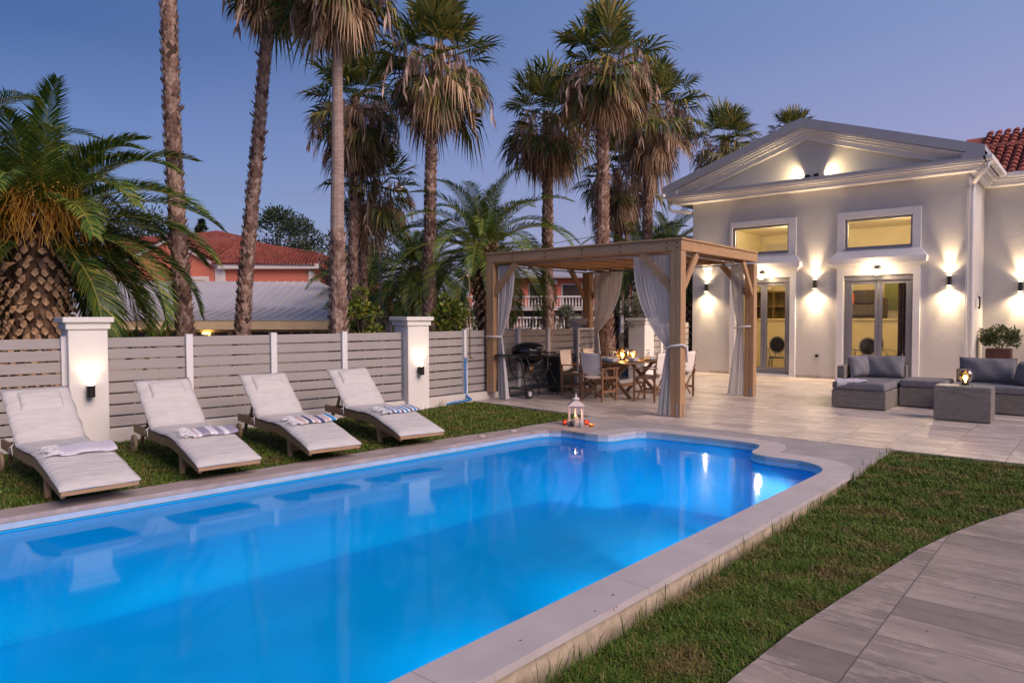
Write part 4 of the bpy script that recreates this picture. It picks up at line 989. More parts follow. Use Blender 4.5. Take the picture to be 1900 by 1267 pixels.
# ================================================================== sun loungers
M_lw = wood('lounger_wood', (.26,.15,.065), (.46,.28,.135), (.7,5,5), .65, 7)
M_lw2 = wood('lounger_end_wood', (.34,.19,.095), (.54,.33,.17), (5,.7,5), .6, 7)
s_ = N('mattress_cloth'); s_.base(s_.ramp(s_.noise(5), [(.3, (.51,.49,.475)), (.7, (.58,.56,.55))])); s_.rough(.9)
s_.bump(s_.math('ADD', s_.noise(6, stretch=(2.6,.5,1), detail=5), s_.math('MULTIPLY', s_.noise(300, detail=2), .05)), .8, .03); M_mat = s_.m
HXL, HZ = .80, .385     # hinge in lounger coordinates: x from the rear end
def railz(x):           # top of side rail
    if x < 1.25: return .345
    t = (x-1.25)/1.25; return .345+.02*sin(pi*min(1, t*1.6))-.17*t*t
def seatz(x): return railz(x)+.02
def lounger(loc, rz, label):
    L = thing('sun_lounger', label, 'sun lounger', loc, rz, 'wooden sun loungers on the lawn')
    W = .31
    for s in (-1, 1):
        m = MB(); n = 22; vs_ = []
        for k in range(n+1):
            x = 2.5*k/n; zt = railz(x); th = .10 if x < 1.9 else .10-.05*(x-1.9)/.6
            for yy in (s*W, s*(W-.032)): vs_ += [(x, yy, zt-th), (x, yy, zt)]
        fs = []
        for k in range(n):
            a = 4*k; b = a+4
            q = [(a, b, b+1, a+1), (a+2, a+3, b+3, b+2), (a+1, b+1, b+3, a+3), (a, a+2, b+2, b)]
            fs += q
        fs += [(0,1,3,2), (4*n, 4*n+2, 4*n+3, 4*n+1)]
        m.add(vs_, fs); m.build('side_rail', M_lw, L, bevel=.003)
    m = MB()
    for k in range(14):
        x = .86+k*.118; m.bar((x+.05,-W+.033,seatz(x+.05)-.018),(x+.05,W-.033,seatz(x+.05)-.018),.09,.018)
    m.build('seat_slats', M_lw, L)
    m = MB(); m.bar((2.50,-W-.005,.172),(2.50,W+.005,.172),.05,.05); m.build('end_rail', M_lw2, L, bevel=.005)
    m = MB(); m.bar((.06,-W+.03,.27),(.06,W-.03,.27),.03,.08); m.build('rear_rail', M_lw, L)
    for s in (-1, 1):
        m = MB(); m.bar((1.78,s*(W-.055),.27),(1.83,s*(W-.045),0),.045,.07,(1,0,0)); m.build('leg', M_lw2, L, bevel=.004)
    m = MB(); m.bar((1.80,-W+.08,.10),(1.80,W-.08,.10),.03,.06); m.build('cross_bar', M_lw2, L, bevel=.003)
    m = MB(); m.bar((1.10,-W+.04,.215),(1.10,W-.04,.215),.12,.02); m.build('shelf_slat', M_lw, L)
    for s in (-1, 1):
        m = MB(); m.tube([(.14,s*(W+.012),.115),(.14,s*(W+.045),.115)], .115, 26); wq = m.build('wheel', wood('wheel_wood', (.33,.23,.13), (.50,.37,.23), (1,1,1), .6, 6), L, bevel=.006)
        m = MB(); m.tube([(.14,s*(W+.045),.115),(.14,s*(W+.052),.115)], .014, 10); m.build('axle_cap', M_dark, wq)
    for s in (-1, 1):
        m = MB(); m.bar((.20,s*(W-.06),.26),(.13,s*(W-.06),.10),.03,.05,(1,0,0)); m.build('wheel_bracket', M_lw, L)
    # raised back frame
    tx, tz = .13, .83; hx, hz_ = HXL, .34
    for s in (-1, 1):
        m = MB(); m.bar((hx,s*(W-.05),hz_),(tx,s*(W-.05),tz),.028,.05); m.build('back_rail', M_lw, L, bevel=.003)
    m = MB()
    for k in range(9):
        f = .06+k*.112; m.bar((hx+(tx-hx)*f, -W+.065, hz_+(tz-hz_)*f+.012),(hx+(tx-hx)*f, W-.065, hz_+(tz-hz_)*f+.012),.06,.014,(.58,0,.8))
    m.build('back_slats', M_lw, L)
    for s in (-1, 1):
        m = MB(); m.bar((.43,s*(W-.09),.60),(.25,s*(W-.09),.29),.025,.04,(1,0,0)); m.build('prop_strut', M_lw, L)
    # mattress: one padded sheet following seat and back, with a pillow at its head
    W2 = W+.015; N1, N2 = 22, 10
    prof = []
    bx0, bz0 = hx-.0, .375
    ln = sqrt((tx-hx)**2+(tz-hz_)**2)
    for k in range(15):
        f = 1.04-1.04*k/15; prof.append((hx+(tx-hx)*f+.02, hz_+.03+(tz-hz_)*f+.012))
    for k in range(22):
        x = hx+.03+(2.50-hx)*k/21; prof.append((x, seatz(x)+.002))
    nP = len(prof)
    def th(i, u):
        e = min(1, min(u, 1-u)*9); f = min(1, min(i, nP-1-i)/1.5)
        return (.008+.034*sqrt(max(0, e))*sqrt(max(0, f)))
    m = MB(); top = []
    NU = 18
    for i, (x, z) in enumerate(prof):
        a = prof[max(0, i-1)]; b = prof[min(nP-1, i+1)]; d = Vector((b[0]-a[0], b[1]-a[1])).normalized(); nx, nz_ = -d.y, d.x
        for j in range(NU+1):
            u = j/NU; t_ = th(i, u); pin = 0
            hem = .008*sin(i*1.9+u*8)
            top.append((x+nx*t_, -W2+2*W2*u+(.006*sin(i*1.3) if j in (0, NU) else 0), z+nz_*t_+(hem if i in (0, nP-1) else 0)))
    m.add(top, [(i*(NU+1)+j, (i+1)*(NU+1)+j, (i+1)*(NU+1)+j+1, i*(NU+1)+j+1) for i in range(nP-1) for j in range(NU)])
    bot = [(x, -W2+2*W2*j/NU, z) for i, (x, z) in enumerate(prof) for j in range(NU+1)]
    m.add(bot, [(i*(NU+1)+j, i*(NU+1)+j+1, (i+1)*(NU+1)+j+1, (i+1)*(NU+1)+j) for i in range(nP-1) for j in range(NU)])
    n0 = len(top)
    for i in range(nP-1):
        a = i*(NU+1); b = (i+1)*(NU+1); m.f.append((a, a+n0, b+n0, b)); m.mi.append(0)
        a += NU; b += NU; m.f.append((a, b, b+n0, a+n0)); m.mi.append(0)
    for j in range(NU):
        m.f.append((j, j+1, j+1+n0, j+n0)); m.mi.append(0); a = (nP-1)*(NU+1)+j; m.f.append((a, a+n0, a+1+n0, a+1)); m.mi.append(0)
    mt = m.build('mattress', M_mat, L, smooth=True)
    d = Vector((tx-hx, 0, tz-hz_)).normalized(); nn = Vector((-d.z, 0, d.x))*-1
    if nn.z < 0: nn = -nn
    c0 = Vector((hx, 0, hz_+.03))
    def pil(u, v):
        e = min(1, min(u, 1-u)*10)*min(1, min(v, 1-v)*7)
        p = c0+d*(ln*(.56+.38*v))+nn*(.040+.034*sqrt(e)); return (p.x+.02, -.205+.41*u+.012*sin(v*3), p.z)
    m = MB(); m.grid(pil, 20, 12); m.build('pillow', M_mat, mt, smooth=True, solid=.01)
    # hem piping and ties
    m = MB()
    for s in (-1, 1): m.tube([(hx-.02, s*W2, .40),(hx+.01, s*(W2+.03), .37),(hx+.02, s*(W2+.025), .30),(hx-.02, s*(W2+.02), .25)], .006, 6); m.tube([(hx, s*(W2+.02), .38),(hx-.06, s*(W2+.04), .35),(hx-.07, s*(W2+.03), .29)], .006, 6)
    m.build('tie', M_mat, mt, smooth=True)
    return L
HX = HXL
def lplace(hcx, hcy, rz):   # hinge centre to origin
    return (hcx-HX*cos(rz), hcy-HX*sin(rz), -.03)
LG = [(-8.56, 2.52, -4.2, 'nearest wooden lounger at the left edge, with the finely striped grey towel'),
      (-8.60, 3.88, -8.3, 'second wooden lounger from the left, with the towel striped in broad grey bands'),
      (-8.50, 5.19, -11.0, 'third wooden lounger, with the navy, beige and blue striped towel'),
      (-8.41, 6.54, -13.3, 'farthest wooden lounger beside the second lit pillar, with the blue striped towel')]
r0 = radians(LG[0][2]); l0 = lounger(lplace(LG[0][0], LG[0][1], r0), r0, LG[0][3])
for hx_, hy_, a, lb in LG[1:]: dup(l0, lplace(hx_, hy_, radians(a)), radians(a), lb)
# towels
def towel_mat(name, stripes, basec=(.66,.65,.70)):
    s = N(name); sx = s.n('ShaderNodeSeparateXYZ'); s.l(s.obj(), sx.inputs[0])
    r = s.n('ShaderNodeValToRGB'); r.color_ramp.interpolation = 'CONSTANT'; e = r.color_ramp.elements
    f = s.math('ADD', s.math('DIVIDE', sx.outputs[1], .66), .5)
    while len(e) < len(stripes): e.new(.5)
    for k, (p, c) in enumerate(stripes): e[k].position = p; e[k].color = (*c, 1)
    s.l(f, r.inputs[0]); s.base(r.outputs[0]); s.rough(.95); s.bump(s.noise(160, detail=3), .5, .004); return s.m
wh = (.68,.67,.72); gy = (.30,.28,.37); pk = (.55,.42,.42); nv = (.07,.08,.17); bl = (.04,.25,.52); tn = (.52,.40,.38)
def fine(name):
    s = N(name); sx = s.n('ShaderNodeSeparateXYZ'); s.l(s.obj(), sx.inputs[0])
    f = s.math('FRACT', s.math('MULTIPLY', sx.outputs[0], 42)); c = s.mix(s.math('GREATER_THAN', f, .5), (.42,.38,.50), (.72,.71,.76))
    s.base(c); s.rough(.95); s.bump(s.noise(160), .4, .004); return s.m
TM = [fine('towel_fine'),
      towel_mat('towel_grey', [(0, wh), (.22, pk), (.26, wh), (.30, pk), (.34, wh), (.40, gy), (.54, wh), (.66, gy), (.76, wh), (.84, gy), (.94, gy)]),
      towel_mat('towel_navy', [(0, wh), (.28, tn), (.38, wh), (.42, nv), (.50, wh), (.54, tn), (.62, wh), (.66, nv), (.74, wh), (.77, tn), (.84, wh), (.88, bl), (.97, wh)]),
      towel_mat('towel_blue', [(0, wh), (.22, bl), (.28, wh), (.33, nv), (.38, wh), (.44, bl), (.50, wh), (.55, nv), (.60, wh), (.65, bl), (.71, wh), (.76, nv), (.81, wh), (.86, bl), (.92, wh), (.96, nv)])]
M_tas = plain('tassel_cotton', (.70,.68,.72), .95, bump=0)
TL = ['finely striped grey towel folded across the nearest lounger', 'grey banded towel folded on the second lounger', 'navy, beige and blue striped towel on the third lounger', 'bright blue and white striped towel on the farthest lounger']
for k, (hx_, hy_, a, lb) in enumerate(LG):
    r = radians(a); ox, oy, oz = lplace(hx_, hy_, r)
    cx = 1.72
    t_ = thing('towel', TL[k], 'towel', (ox+cx*cos(r), oy+cx*sin(r), oz), r+radians(-3+3*k), 'folded towels on the loungers')
    m = MB(); w_ = .15; rn = random.Random(k)
    def tf(u, v, off=0):
        x = -w_+2*w_*u; y = -.16+.49*v; xx = x+.01*sin(v*9+k)
        e = min(1, min(u, 1-u)*10)
        return (xx, y, seatz(cx+x)+.062+.016*e+.006*sin(y*20+k)+off)
    m.grid(tf, 14, 24); m.build('cloth', TM[k], t_, smooth=True, solid=.014)
    fr = MB()
    for j in range(34):
        x = -w_+2*w_*(j%17)/16; L_ = rn.uniform(.08,.15); y0 = -.15 if j < 17 else -.12
        x2 = x+rn.uniform(-.04,.04); x3 = x2+rn.uniform(-.05,.05)
        fr.tube([(x, y0, seatz(cx+x)+.075),(x2, y0-L_*.5, seatz(cx+x)+.075+rn.uniform(-.005,.02)),(x3, y0-L_, seatz(cx+x)+.064)], .005, 5)
    fr.build('fringe', M_tas, t_, smooth=True)

# ================================================================== rattan lounge set
s_ = N('rattan'); sx = s_.n('ShaderNodeSeparateXYZ'); s_.l(s_.obj(), sx.inputs[0])
hh = s_.math('ADD', sx.outputs[0], sx.outputs[1])
a1 = s_.math('SINE', s_.math('MULTIPLY', hh, 230)); b1 = s_.math('SINE', s_.math('MULTIPLY', sx.outputs[2], 380))
wv = s_.math('MULTIPLY', a1, b1); rows = s_.noise(3, stretch=(1.6,1.6,9), detail=6, rough=.75)
s_.base(s_.mix(s_.ramp(wv, [(.2, (0,0,0)), (.8, (1,1,1))]), s_.ramp(rows, [(.35, (.13,.12,.105)), (.65, (.25,.225,.20))]), s_.ramp(rows, [(.35, (.28,.255,.23)), (.65, (.46,.42,.38))])))
s_.rough(.6); s_.bump(s_.math('ADD', s_.math('MULTIPLY', s_.math('ABSOLUTE', b1), .6), wv), .7, .006); M_rat = s_.m
s_ = N('slate_cushion'); s_.base(s_.ramp(s_.noise(4), [(.3, (.15,.148,.165)), (.7, (.20,.198,.215))])); s_.rough(.92); s_.bump(s_.math('ADD', s_.noise(6, detail=5), s_.math('MULTIPLY', s_.noise(220, detail=2), .08)), .8, .03); M_cush = s_.m
def cushion(name, parent, x0, x1, y0, y1, z0, z1, mat=None, lab=None, r=.03):
    m = MB(); nx, ny = 12, 12; cx_, cy_ = (x0+x1)/2, (y0+y1)/2
    m.box(x0, x1, y0, y1, z0, z1)
    return m.build(name, mat or M_cush, parent, smooth=False, bevel=r)
def pillow(name, loc, size, rot, label, mat=None, puff=1, parent=None, group=None):
    # a stuffed cushion: superellipse box; size = (width, thickness, height)
    m = MB(); a, b, c = size[0]/2, size[1]/2, size[2]/2; nu, nv = 26, 20
    def P(u, v, s):
        X = 2*u-1; Z = 2*v-1
        e = max(0, (1-abs(X)**5))**.5*max(0, (1-abs(Z)**5))**.5
        cr_ = 1-.10*(abs(X)**2)*(abs(Z)**2)*0
        pin = 1-.06*(1-abs(Z))*0
        return (a*X*(1-.05*(1-X*X)*0)*(1-.05*Z*Z*0+(-.04*(1-Z*Z))), s*b*e*(.75+.25*(1-X*X)*(1-Z*Z))+.006*sin(X*7+Z*3), c*Z*(1-.05*(1-X*X)))
    m.grid(lambda u, v: P(u, v, 1), nu, nv); m.grid(lambda u, v: P(1-u, v, -1), nu, nv)
    o = m.build(name, mat or M_cush, parent, smooth=True); o.location = loc; o.rotation_euler = rot
    e = MB(); pts = [P(k/40, 0, 1) for k in range(41)]+[P(1, k/30, 1) for k in range(31)]+[P(1-k/40, 1, 1) for k in range(41)]+[P(0, 1-k/30, 1) for k in range(31)]
    e.tube(pts, .006, 5, cap=False); e.build('piping', M_cush if mat is None else mat, o, smooth=True)
    if label: tag(o, label, 'cushion', group)
    return o
def rattan_box(nm, lab, cat, x0, x1, y0, y1, h, seat_h, group=None, arms=(), back=False):
    cx_, cy_ = (x0+x1)/2, (y0+y1)/2; t_ = thing(nm, lab, cat, (cx_, cy_, 0), 0, group)
    a, b = (x1-x0)/2, (y1-y0)/2
    m = MB(); m.box(-a, a, -b, b, .015, h); m.build('base', M_rat, t_, bevel=.012)
    s0 = -a+.14 if 'L' in arms else -a; s1 = a-.14 if 'R' in arms else a; yb = b-.12 if back else b
    if seat_h: cushion('seat_cushion', t_, s0+.008, s1-.008, -b-.01, yb-.005, h+.004, seat_h, r=.035)
    if 'L' in arms: m = MB(); m.box(-a-.002, -a+.13, -b+.0, b+.002, h+.001, .70); m.build('armrest', M_rat, t_, bevel=.012)
    if 'R' in arms: m = MB(); m.box(a-.13, a+.002, -b+.0, b+.002, h+.001, .70); m.build('armrest', M_rat, t_, bevel=.012)
    if back: m = MB(); m.box(s0+.001, s1-.001, b-.11, b+.002, h+.001, .70); m.build('backrest', M_rat, t_, bevel=.012)
    return t_
G_ = 'grey rattan seats of the lounge set'
rattan_box('rattan_ottoman', 'grey rattan ottoman with the draped towel, nearest the dining area', 'ottoman', -3.90, -3.00, 13.62, 14.56, .33, .475, G_)
rattan_box('rattan_corner_seat', 'rattan corner seat with an arm and two slate cushions in front of the right door', 'sofa seat', -4.08, -3.03, 14.60, 15.50, .33, .46, G_, ('L',), True)
rattan_box('rattan_ottoman', 'low rattan middle seat between the corner seat and the coffee table', 'ottoman', -2.98, -2.22, 14.52, 15.35, .36, .50, G_)
rattan_box('rattan_sofa', 'long rattan sofa at the right edge behind the coffee table', 'sofa', -2.17, -.30, 14.35, 15.25, .34, .48, G_, ('R',), True)
pillow('back_cushion', (-3.79, 15.02, .68), (.50,.22,.42), (radians(-12), 0, radians(62)), 'slate square cushion leaning on the arm of the corner seat')
pillow('back_cushion', (-3.43, 15.22, .68), (.80,.20,.44), (radians(-14), 0, radians(2)), 'wide slate cushion standing on the corner seat')
pillow('back_cushion', (-1.68, 15.0, .70), (.86,.20,.44), (radians(-14), 0, 0), 'wide slate back cushion on the long sofa behind the globe lamp')
pillow('back_cushion', (-1.12, 14.72, .67), (.46,.20,.42), (radians(-12), 0, radians(-62)), 'upright slate cushion at the right edge of the photo')
# coffee table
ct = thing('coffee_table', 'tall grey rattan coffee table with a glass top and a globe lamp', 'coffee table', (-1.78, 13.22, 0))
m = MB(); m.box(-.385,.385,-.235,.235,.012,.545); m.build('base', M_rat, ct, bevel=.012)
m = MB(); m.box(-.375,.375,-.225,.225,.546,.556); m.build('glass_top', plain('frosted_glass', (.42,.46,.44), .12, .04, 2, bump=0), ct, bevel=.003)
globe((-1.78, 13.30, .557), 'round amber globe lamp glowing on the rattan coffee table', .115, 4)
# towel draped on the ottoman
M_dt = fine('towel_lilac')
t_ = thing('draped_towel', 'white and lilac towel draped over the corner of the rattan ottoman', 'towel', (-3.62, 13.95, 0), radians(20))
def dr(u, v):
    x = -.30+.52*u; y = -.30+.5*v
    wx = -3.62+x*cos(radians(20))-y*sin(radians(20)); wy = 13.95+x*sin(radians(20))+y*cos(radians(20))
    dx = max(0, -3.93-wx); dy = max(0, 13.59-wy); d = max(dx, dy)
    z = .492+.012*sin(x*22+y*9)+.008*sin(y*30)
    if d > 0:
        nx_ = max(wx, -3.93-.008) if dx > 0 else wx; ny_ = max(wy, 13.59-.012) if dy > 0 else wy
        z = z-d*.95; lx = nx_+3.62; ly = ny_-13.95; a = -radians(20)
        x = lx*cos(a)-ly*sin(a); y = lx*sin(a)+ly*cos(a)
    return (x, y, z)
m = MB(); m.grid(dr, 36, 36); m.build('cloth', M_dt, t_, smooth=True, solid=.006)
fr = MB()
for k in range(16):
    p = dr(.02+.5*k/16, .0); fr.tube([p, (p[0]+.003, p[1]-.006, p[2]-.04), (p[0]-.004, p[1]-.004, p[2]-.075)], .006, 5)
fr.build('fringe', M_tas, t_, smooth=True)
# planter with shrub
M_rust = plain('corten', (.085,.032,.02), .7, .3, 6)
pt = thing('potted_shrub', 'leafy green shrub in a square rust-brown planter against the wing wall', 'potted plant', (-2.18, 21.6, 0))
m = MB(); m.box(-.26,.26,-.26,.26,0,.84); m.build('planter', M_rust, pt, bevel=.01)
s_ = N('shrub_leaf'); s_.base(s_.ramp(s_.island(), [(0, (.035,.055,.015)), (.6, (.075,.10,.03)), (1, (.13,.14,.05))])); s_.rough(.55); M_shrub = s_.m
def leafball(mb, c, rx, rz, n, ls, rnd, spiky=.3):
    for _ in range(n):
        th_ = rnd.uniform(0, 2*pi); ph = math.acos(rnd.uniform(-.6, 1)); rr = rnd.uniform(.3, 1)**.5*(1+rnd.uniform(0, spiky)*rnd.random())
        d = Vector((sin(ph)*cos(th_), sin(ph)*sin(th_), cos(ph))); p = Vector(c)+Vector((d.x*rx, d.y*rx, d.z*rz))*rr
        l_ = (d+Vector((rnd.uniform(-.8,.8), rnd.uniform(-.8,.8), rnd.uniform(-.4,.9)))).normalized()*ls*rnd.uniform(.6,1.3)
        s = l_.cross(Vector((rnd.uniform(-1,1), rnd.uniform(-1,1), rnd.uniform(-1,1)))).normalized()*ls*.22
        mb.add([p, p+l_*.5+s, p+l_, p+l_*.5-s], [(0,1,2,3)])
m = MB(); rn = random.Random(3); leafball(m, (.03,0,1.08), .36, .26, 900, .10, rn, .45)
for k in range(14):
    a = rn.uniform(0, 2*pi); tip = Vector((.42*cos(a), .42*sin(a), 1.05+rn.uniform(0,.28)))
    for j in range(14):
        f = .5+.5*j/14; leafball(m, tuple(Vector((0,0,.95)).lerp(tip, f)), .03, .03, 3, .09, rn)
m.build('foliage', M_shrub, pt)
m = MB()
for k in range(8): a = k*.8; m.tube([(0.05*cos(a),.05*sin(a),.83),(.2*cos(a),.2*sin(a),1.12)], .008, 5)
m.build('stem', plain('twig', (.09,.06,.04), .9), pt)

# ================================================================== lantern and tea lights at the pool edge
M_lan = plain('painted_lantern', (.62,.52,.50), .6, .1, 12)
ln = thing('lantern', 'white house-shaped lantern with a lit candle on the pool corner', 'lantern', (-6.26, 8.88, -.002), radians(38), None)
s = .098
m = MB(); m.box(-s-.01,s+.01,-s-.01,s+.01,0,.025); m.build('base', M_lan, ln, bevel=.004)
for sx_ in (-1, 1):
    for sy_ in (-1, 1):
        m = MB(); m.box(sx_*s-.011,sx_*s+.011,sy_*s-.011,sy_*s+.011,.0255,.30); m.build('corner_post', M_lan, ln)
m = MB()
for a in range(4):
    R_ = Matrix.Rotation(a*pi/2, 3, 'Z')
    for (x0, x1, z0, z1) in ((-s+.012, s-.012, .026, .05), (-s+.012, s-.012, .262, .299), (-.012, .012, .051, .261)):
        b = MB(); b.box(x0, x1, -s-.004, -s+.004, z0, z1); m.add([R_ @ Vector(v) for v in b.v], b.f)
m.build('glazing_bars', M_lan, ln)
m = MB(); r1 = s+.035
m.add([(-r1,-r1,.3005),(r1,-r1,.3005),(r1,r1,.3005),(-r1,r1,.3005),(-.035,-.035,.375),(.035,-.035,.375),(.035,.035,.375),(-.035,.035,.375)], [(0,3,2,1),(4,5,6,7),(0,1,5,4),(1,2,6,5),(2,3,7,6),(3,0,4,7)])
m.lathe([(.035,.3755),(.035,.395),(.06,.398),(.055,.41),(.02,.432),(.012,.44),(.016,.452),(.012,.462),(.004,.49),(0,.495)], (0,0,0), 14); m.build('roof', M_lan, ln, bevel=.002)
m = MB(); m.tube([(0,0,.026),(0,0,.13)], .032, 14); m.build('candle', plain('wax', (.75,.62,.48), .6), ln)
m = MB(); m.lathe([(0,.135),(.011,.15),(.008,.17),(0,.195)], (0,0,0), 10); m.build('flame', emit('flame', (1,.55,.18), 40), ln, smooth=True)
lamp('candle_light', 'POINT', (0,0,.19), 1.6, (1,.52,.25), .02, ln)
def tea(loc, label, col, em, P, h=.08):
    t_ = thing('tealight_holder', label, 'tealight', loc, 0, 'candle glasses round the lantern')
    s2 = N('tealight_glass'); s2.base(col); s2.rough(.15); s2.b.inputs['Transmission Weight'].default_value = .55; s2.b.inputs['IOR'].default_value = 1.3
    s2.b.inputs['Emission Color'].default_value = (*em, 1); s2.b.inputs['Emission Strength'].default_value = .0
    m = MB(); m.lathe([(.026,0),(.030,.006),(.036,h*.5),(.042,h),(.039,h),(.033,h*.5),(.026,.012),(0,.010)], (0,0,0), 18); m.build('glass', s2.m, t_, smooth=True)
    if P:
        m = MB(); m.tube([(0,0,.0125),(0,0,.028)], .02, 12); m.build('candle', plain('wax', (.75,.62,.48), .6), t_)
        m = MB(); m.lathe([(0,.0285),(.007,.036),(.005,.045),(0,.056)], (0,0,0), 8); m.build('flame', emit('flame', (1,.55,.18), 40), t_)
        lamp('candle_light', 'POINT', (0,0,.05), P, (1,.42,.15), .012, t_)
tea((-6.40,8.78,-.002), 'red glass tealight left of the lantern', (.75,.12,.08), (1,.2,.1), .5)
tea((-6.215,8.715,-.002), 'dark grey glass cup in front of the lantern', (.10,.11,.13), (0,0,0), 0, .085)
tea((-6.08,8.755,-.002), 'clear white glass cup in front of the lantern', (.75,.78,.80), (0,0,0), 0, .085)
tea((-6.13,8.98,-.002), 'red glass tealight just right of the lantern', (.75,.12,.08), (1,.2,.1), .5)
tea((-5.96,8.85,-.002), 'low orange glass tealight farthest right of the lantern', (.85,.35,.08), (1,.4,.1), .5, .055)
m = MB(); m.lathe([(.06,0),(.055,.012),(.03,.02),(0,.022)], (0,0,0), 12, 1, .7)
for loc, lb in (((-6.66,7.18,0), 'small white pebble lying on the pool coping near the lawn'), ((-6.62,7.8,0), 'flat pale skimmer lid on the pool coping')):
    b = MB(); b.lathe([(.055,0),(.05,.012),(.028,.02),(0,.022)], (0,0,0), 12, 1.2, .8)
    tag(b.build('pebble', plain('pebble', (.5,.46,.42), .7), smooth=True), lb, 'pebble').location = loc

# scattered dry leaf bits on the stone and a few on the water
m = MB(); rnd = random.Random(21)
def bit(x, y, z):
    a = rnd.uniform(0, 6.3); l = rnd.uniform(.004,.011); w_ = l*rnd.uniform(.25,.6); c_, s_2 = cos(a), sin(a)
    m.add([(x-c_*l,y-s_2*l,z+.001),(x+s_2*w_,y-c_*w_,z+.004),(x+c_*l,y+s_2*l,z+.002),(x-s_2*w_,y+c_*w_,z+.006)], [(0,1,2,3)])
for _ in range(26): bit(-2.14+rnd.uniform(-.14,.06), rnd.uniform(2.2,8.0), .001)
for _ in range(22): bit(rnd.uniform(-7.05,-6.7), rnd.uniform(2,8), .001)
for _ in range(40): bit(rnd.uniform(-6.4,-.5), rnd.uniform(9.8,14), .001)
for _ in range(26): bit(rnd.uniform(-.75,.9), rnd.uniform(3.2,7), -.059)
for _ in range(18): bit(rnd.uniform(-5.6,-2.2), rnd.uniform(8.75,9.6), -.003)
tag(m.build('leaf_litter', plain('dry_leaf_bits', (.10,.065,.035), .9, .4, 30, bump=0)), 'tiny dry leaf bits scattered over the paving and pool coping', 'leaf litter', kind='stuff')
# ================================================================== palms
s_ = N('palm_bark'); s_.base(s_.mix(s_.ramp(s_.noise(26, stretch=(1,1,.35), detail=5), [(.38,(0,0,0)),(.62,(.75,.75,.75))]), s_.ramp(s_.island(), [(0, (.17,.095,.07)), (.35, (.32,.20,.155)), (.7, (.46,.31,.245)), (1, (.60,.44,.35))]), (.17,.10,.075))); s_.rough(.85); s_.bump(s_.noise(40, stretch=(1,1,.3)), .5, .01); M_bark = s_.m
s_ = N('palm_bark_smooth'); s_.base(s_.mix(s_.ramp(s_.noise(6, stretch=(1,1,5)), [(.4,(0,0,0)),(.62,(1,1,1))]), (.27,.19,.155), (.37,.28,.23))); s_.rough(.85); s_.bump(s_.noise(14, stretch=(1,1,6)), .6, .02); M_barks = s_.m
s_ = N('date_bark'); s_.base(s_.mix(s_.math('MULTIPLY', s_.noise(12), .6), s_.ramp(s_.island(), [(0, (.10,.055,.03)), (.5, (.20,.115,.065)), (1, (.34,.21,.13))]), (.05,.03,.02))); s_.rough(.85); M_dbark = s_.m
M_core = plain('trunk_core', (.06,.035,.025), .95, .3, 20)
M_stub = plain('cut_leaf_base', (.46,.29,.17), .85, .35, 25)
def leafmat(name, stops, tr=.25):
    s = N(name); c = s.ramp(s.island(), stops); s.base(c); s.rough(.5)
    t_ = s.n('ShaderNodeBsdfTranslucent'); s.l(c, t_.inputs['Color']); m_ = s.n('ShaderNodeMixShader'); m_.inputs[0].default_value = tr
    s.l(s.b.outputs[0], m_.inputs[1]); s.l(t_.outputs[0], m_.inputs[2]); s.l(m_.outputs[0], s.o.inputs[0]); return s.m
M_fan = leafmat('fan_leaf', [(0, (.035,.065,.016)), (.4, (.08,.12,.022)), (.75, (.19,.20,.035)), (1, (.38,.29,.08))])
M_dead = leafmat('dead_leaf', [(0, (.11,.065,.035)), (.4, (.29,.17,.085)), (.8, (.44,.28,.15)), (1, (.60,.42,.26))], .15)
M_str = leafmat('flower_stalk', [(0, (.34,.21,.15)), (1, (.60,.43,.34))], .1)
M_date = leafmat('date_leaflet', [(0, (.03,.075,.018)), (.5, (.075,.15,.025)), (.85, (.18,.23,.03)), (1, (.33,.31,.045))])
M_datef = leafmat('date_leaflet_far', [(0, (.02,.05,.025)), (.5, (.04,.085,.03)), (1, (.10,.12,.04))])
M_rach = plain('rachis', (.30,.30,.05), .5, .2, 5, bump=0)
M_fruit = leafmat('date_fruit_stalk', [(0, (.48,.22,.03)), (.6, (.72,.38,.05)), (1, (.82,.52,.10))], .3)

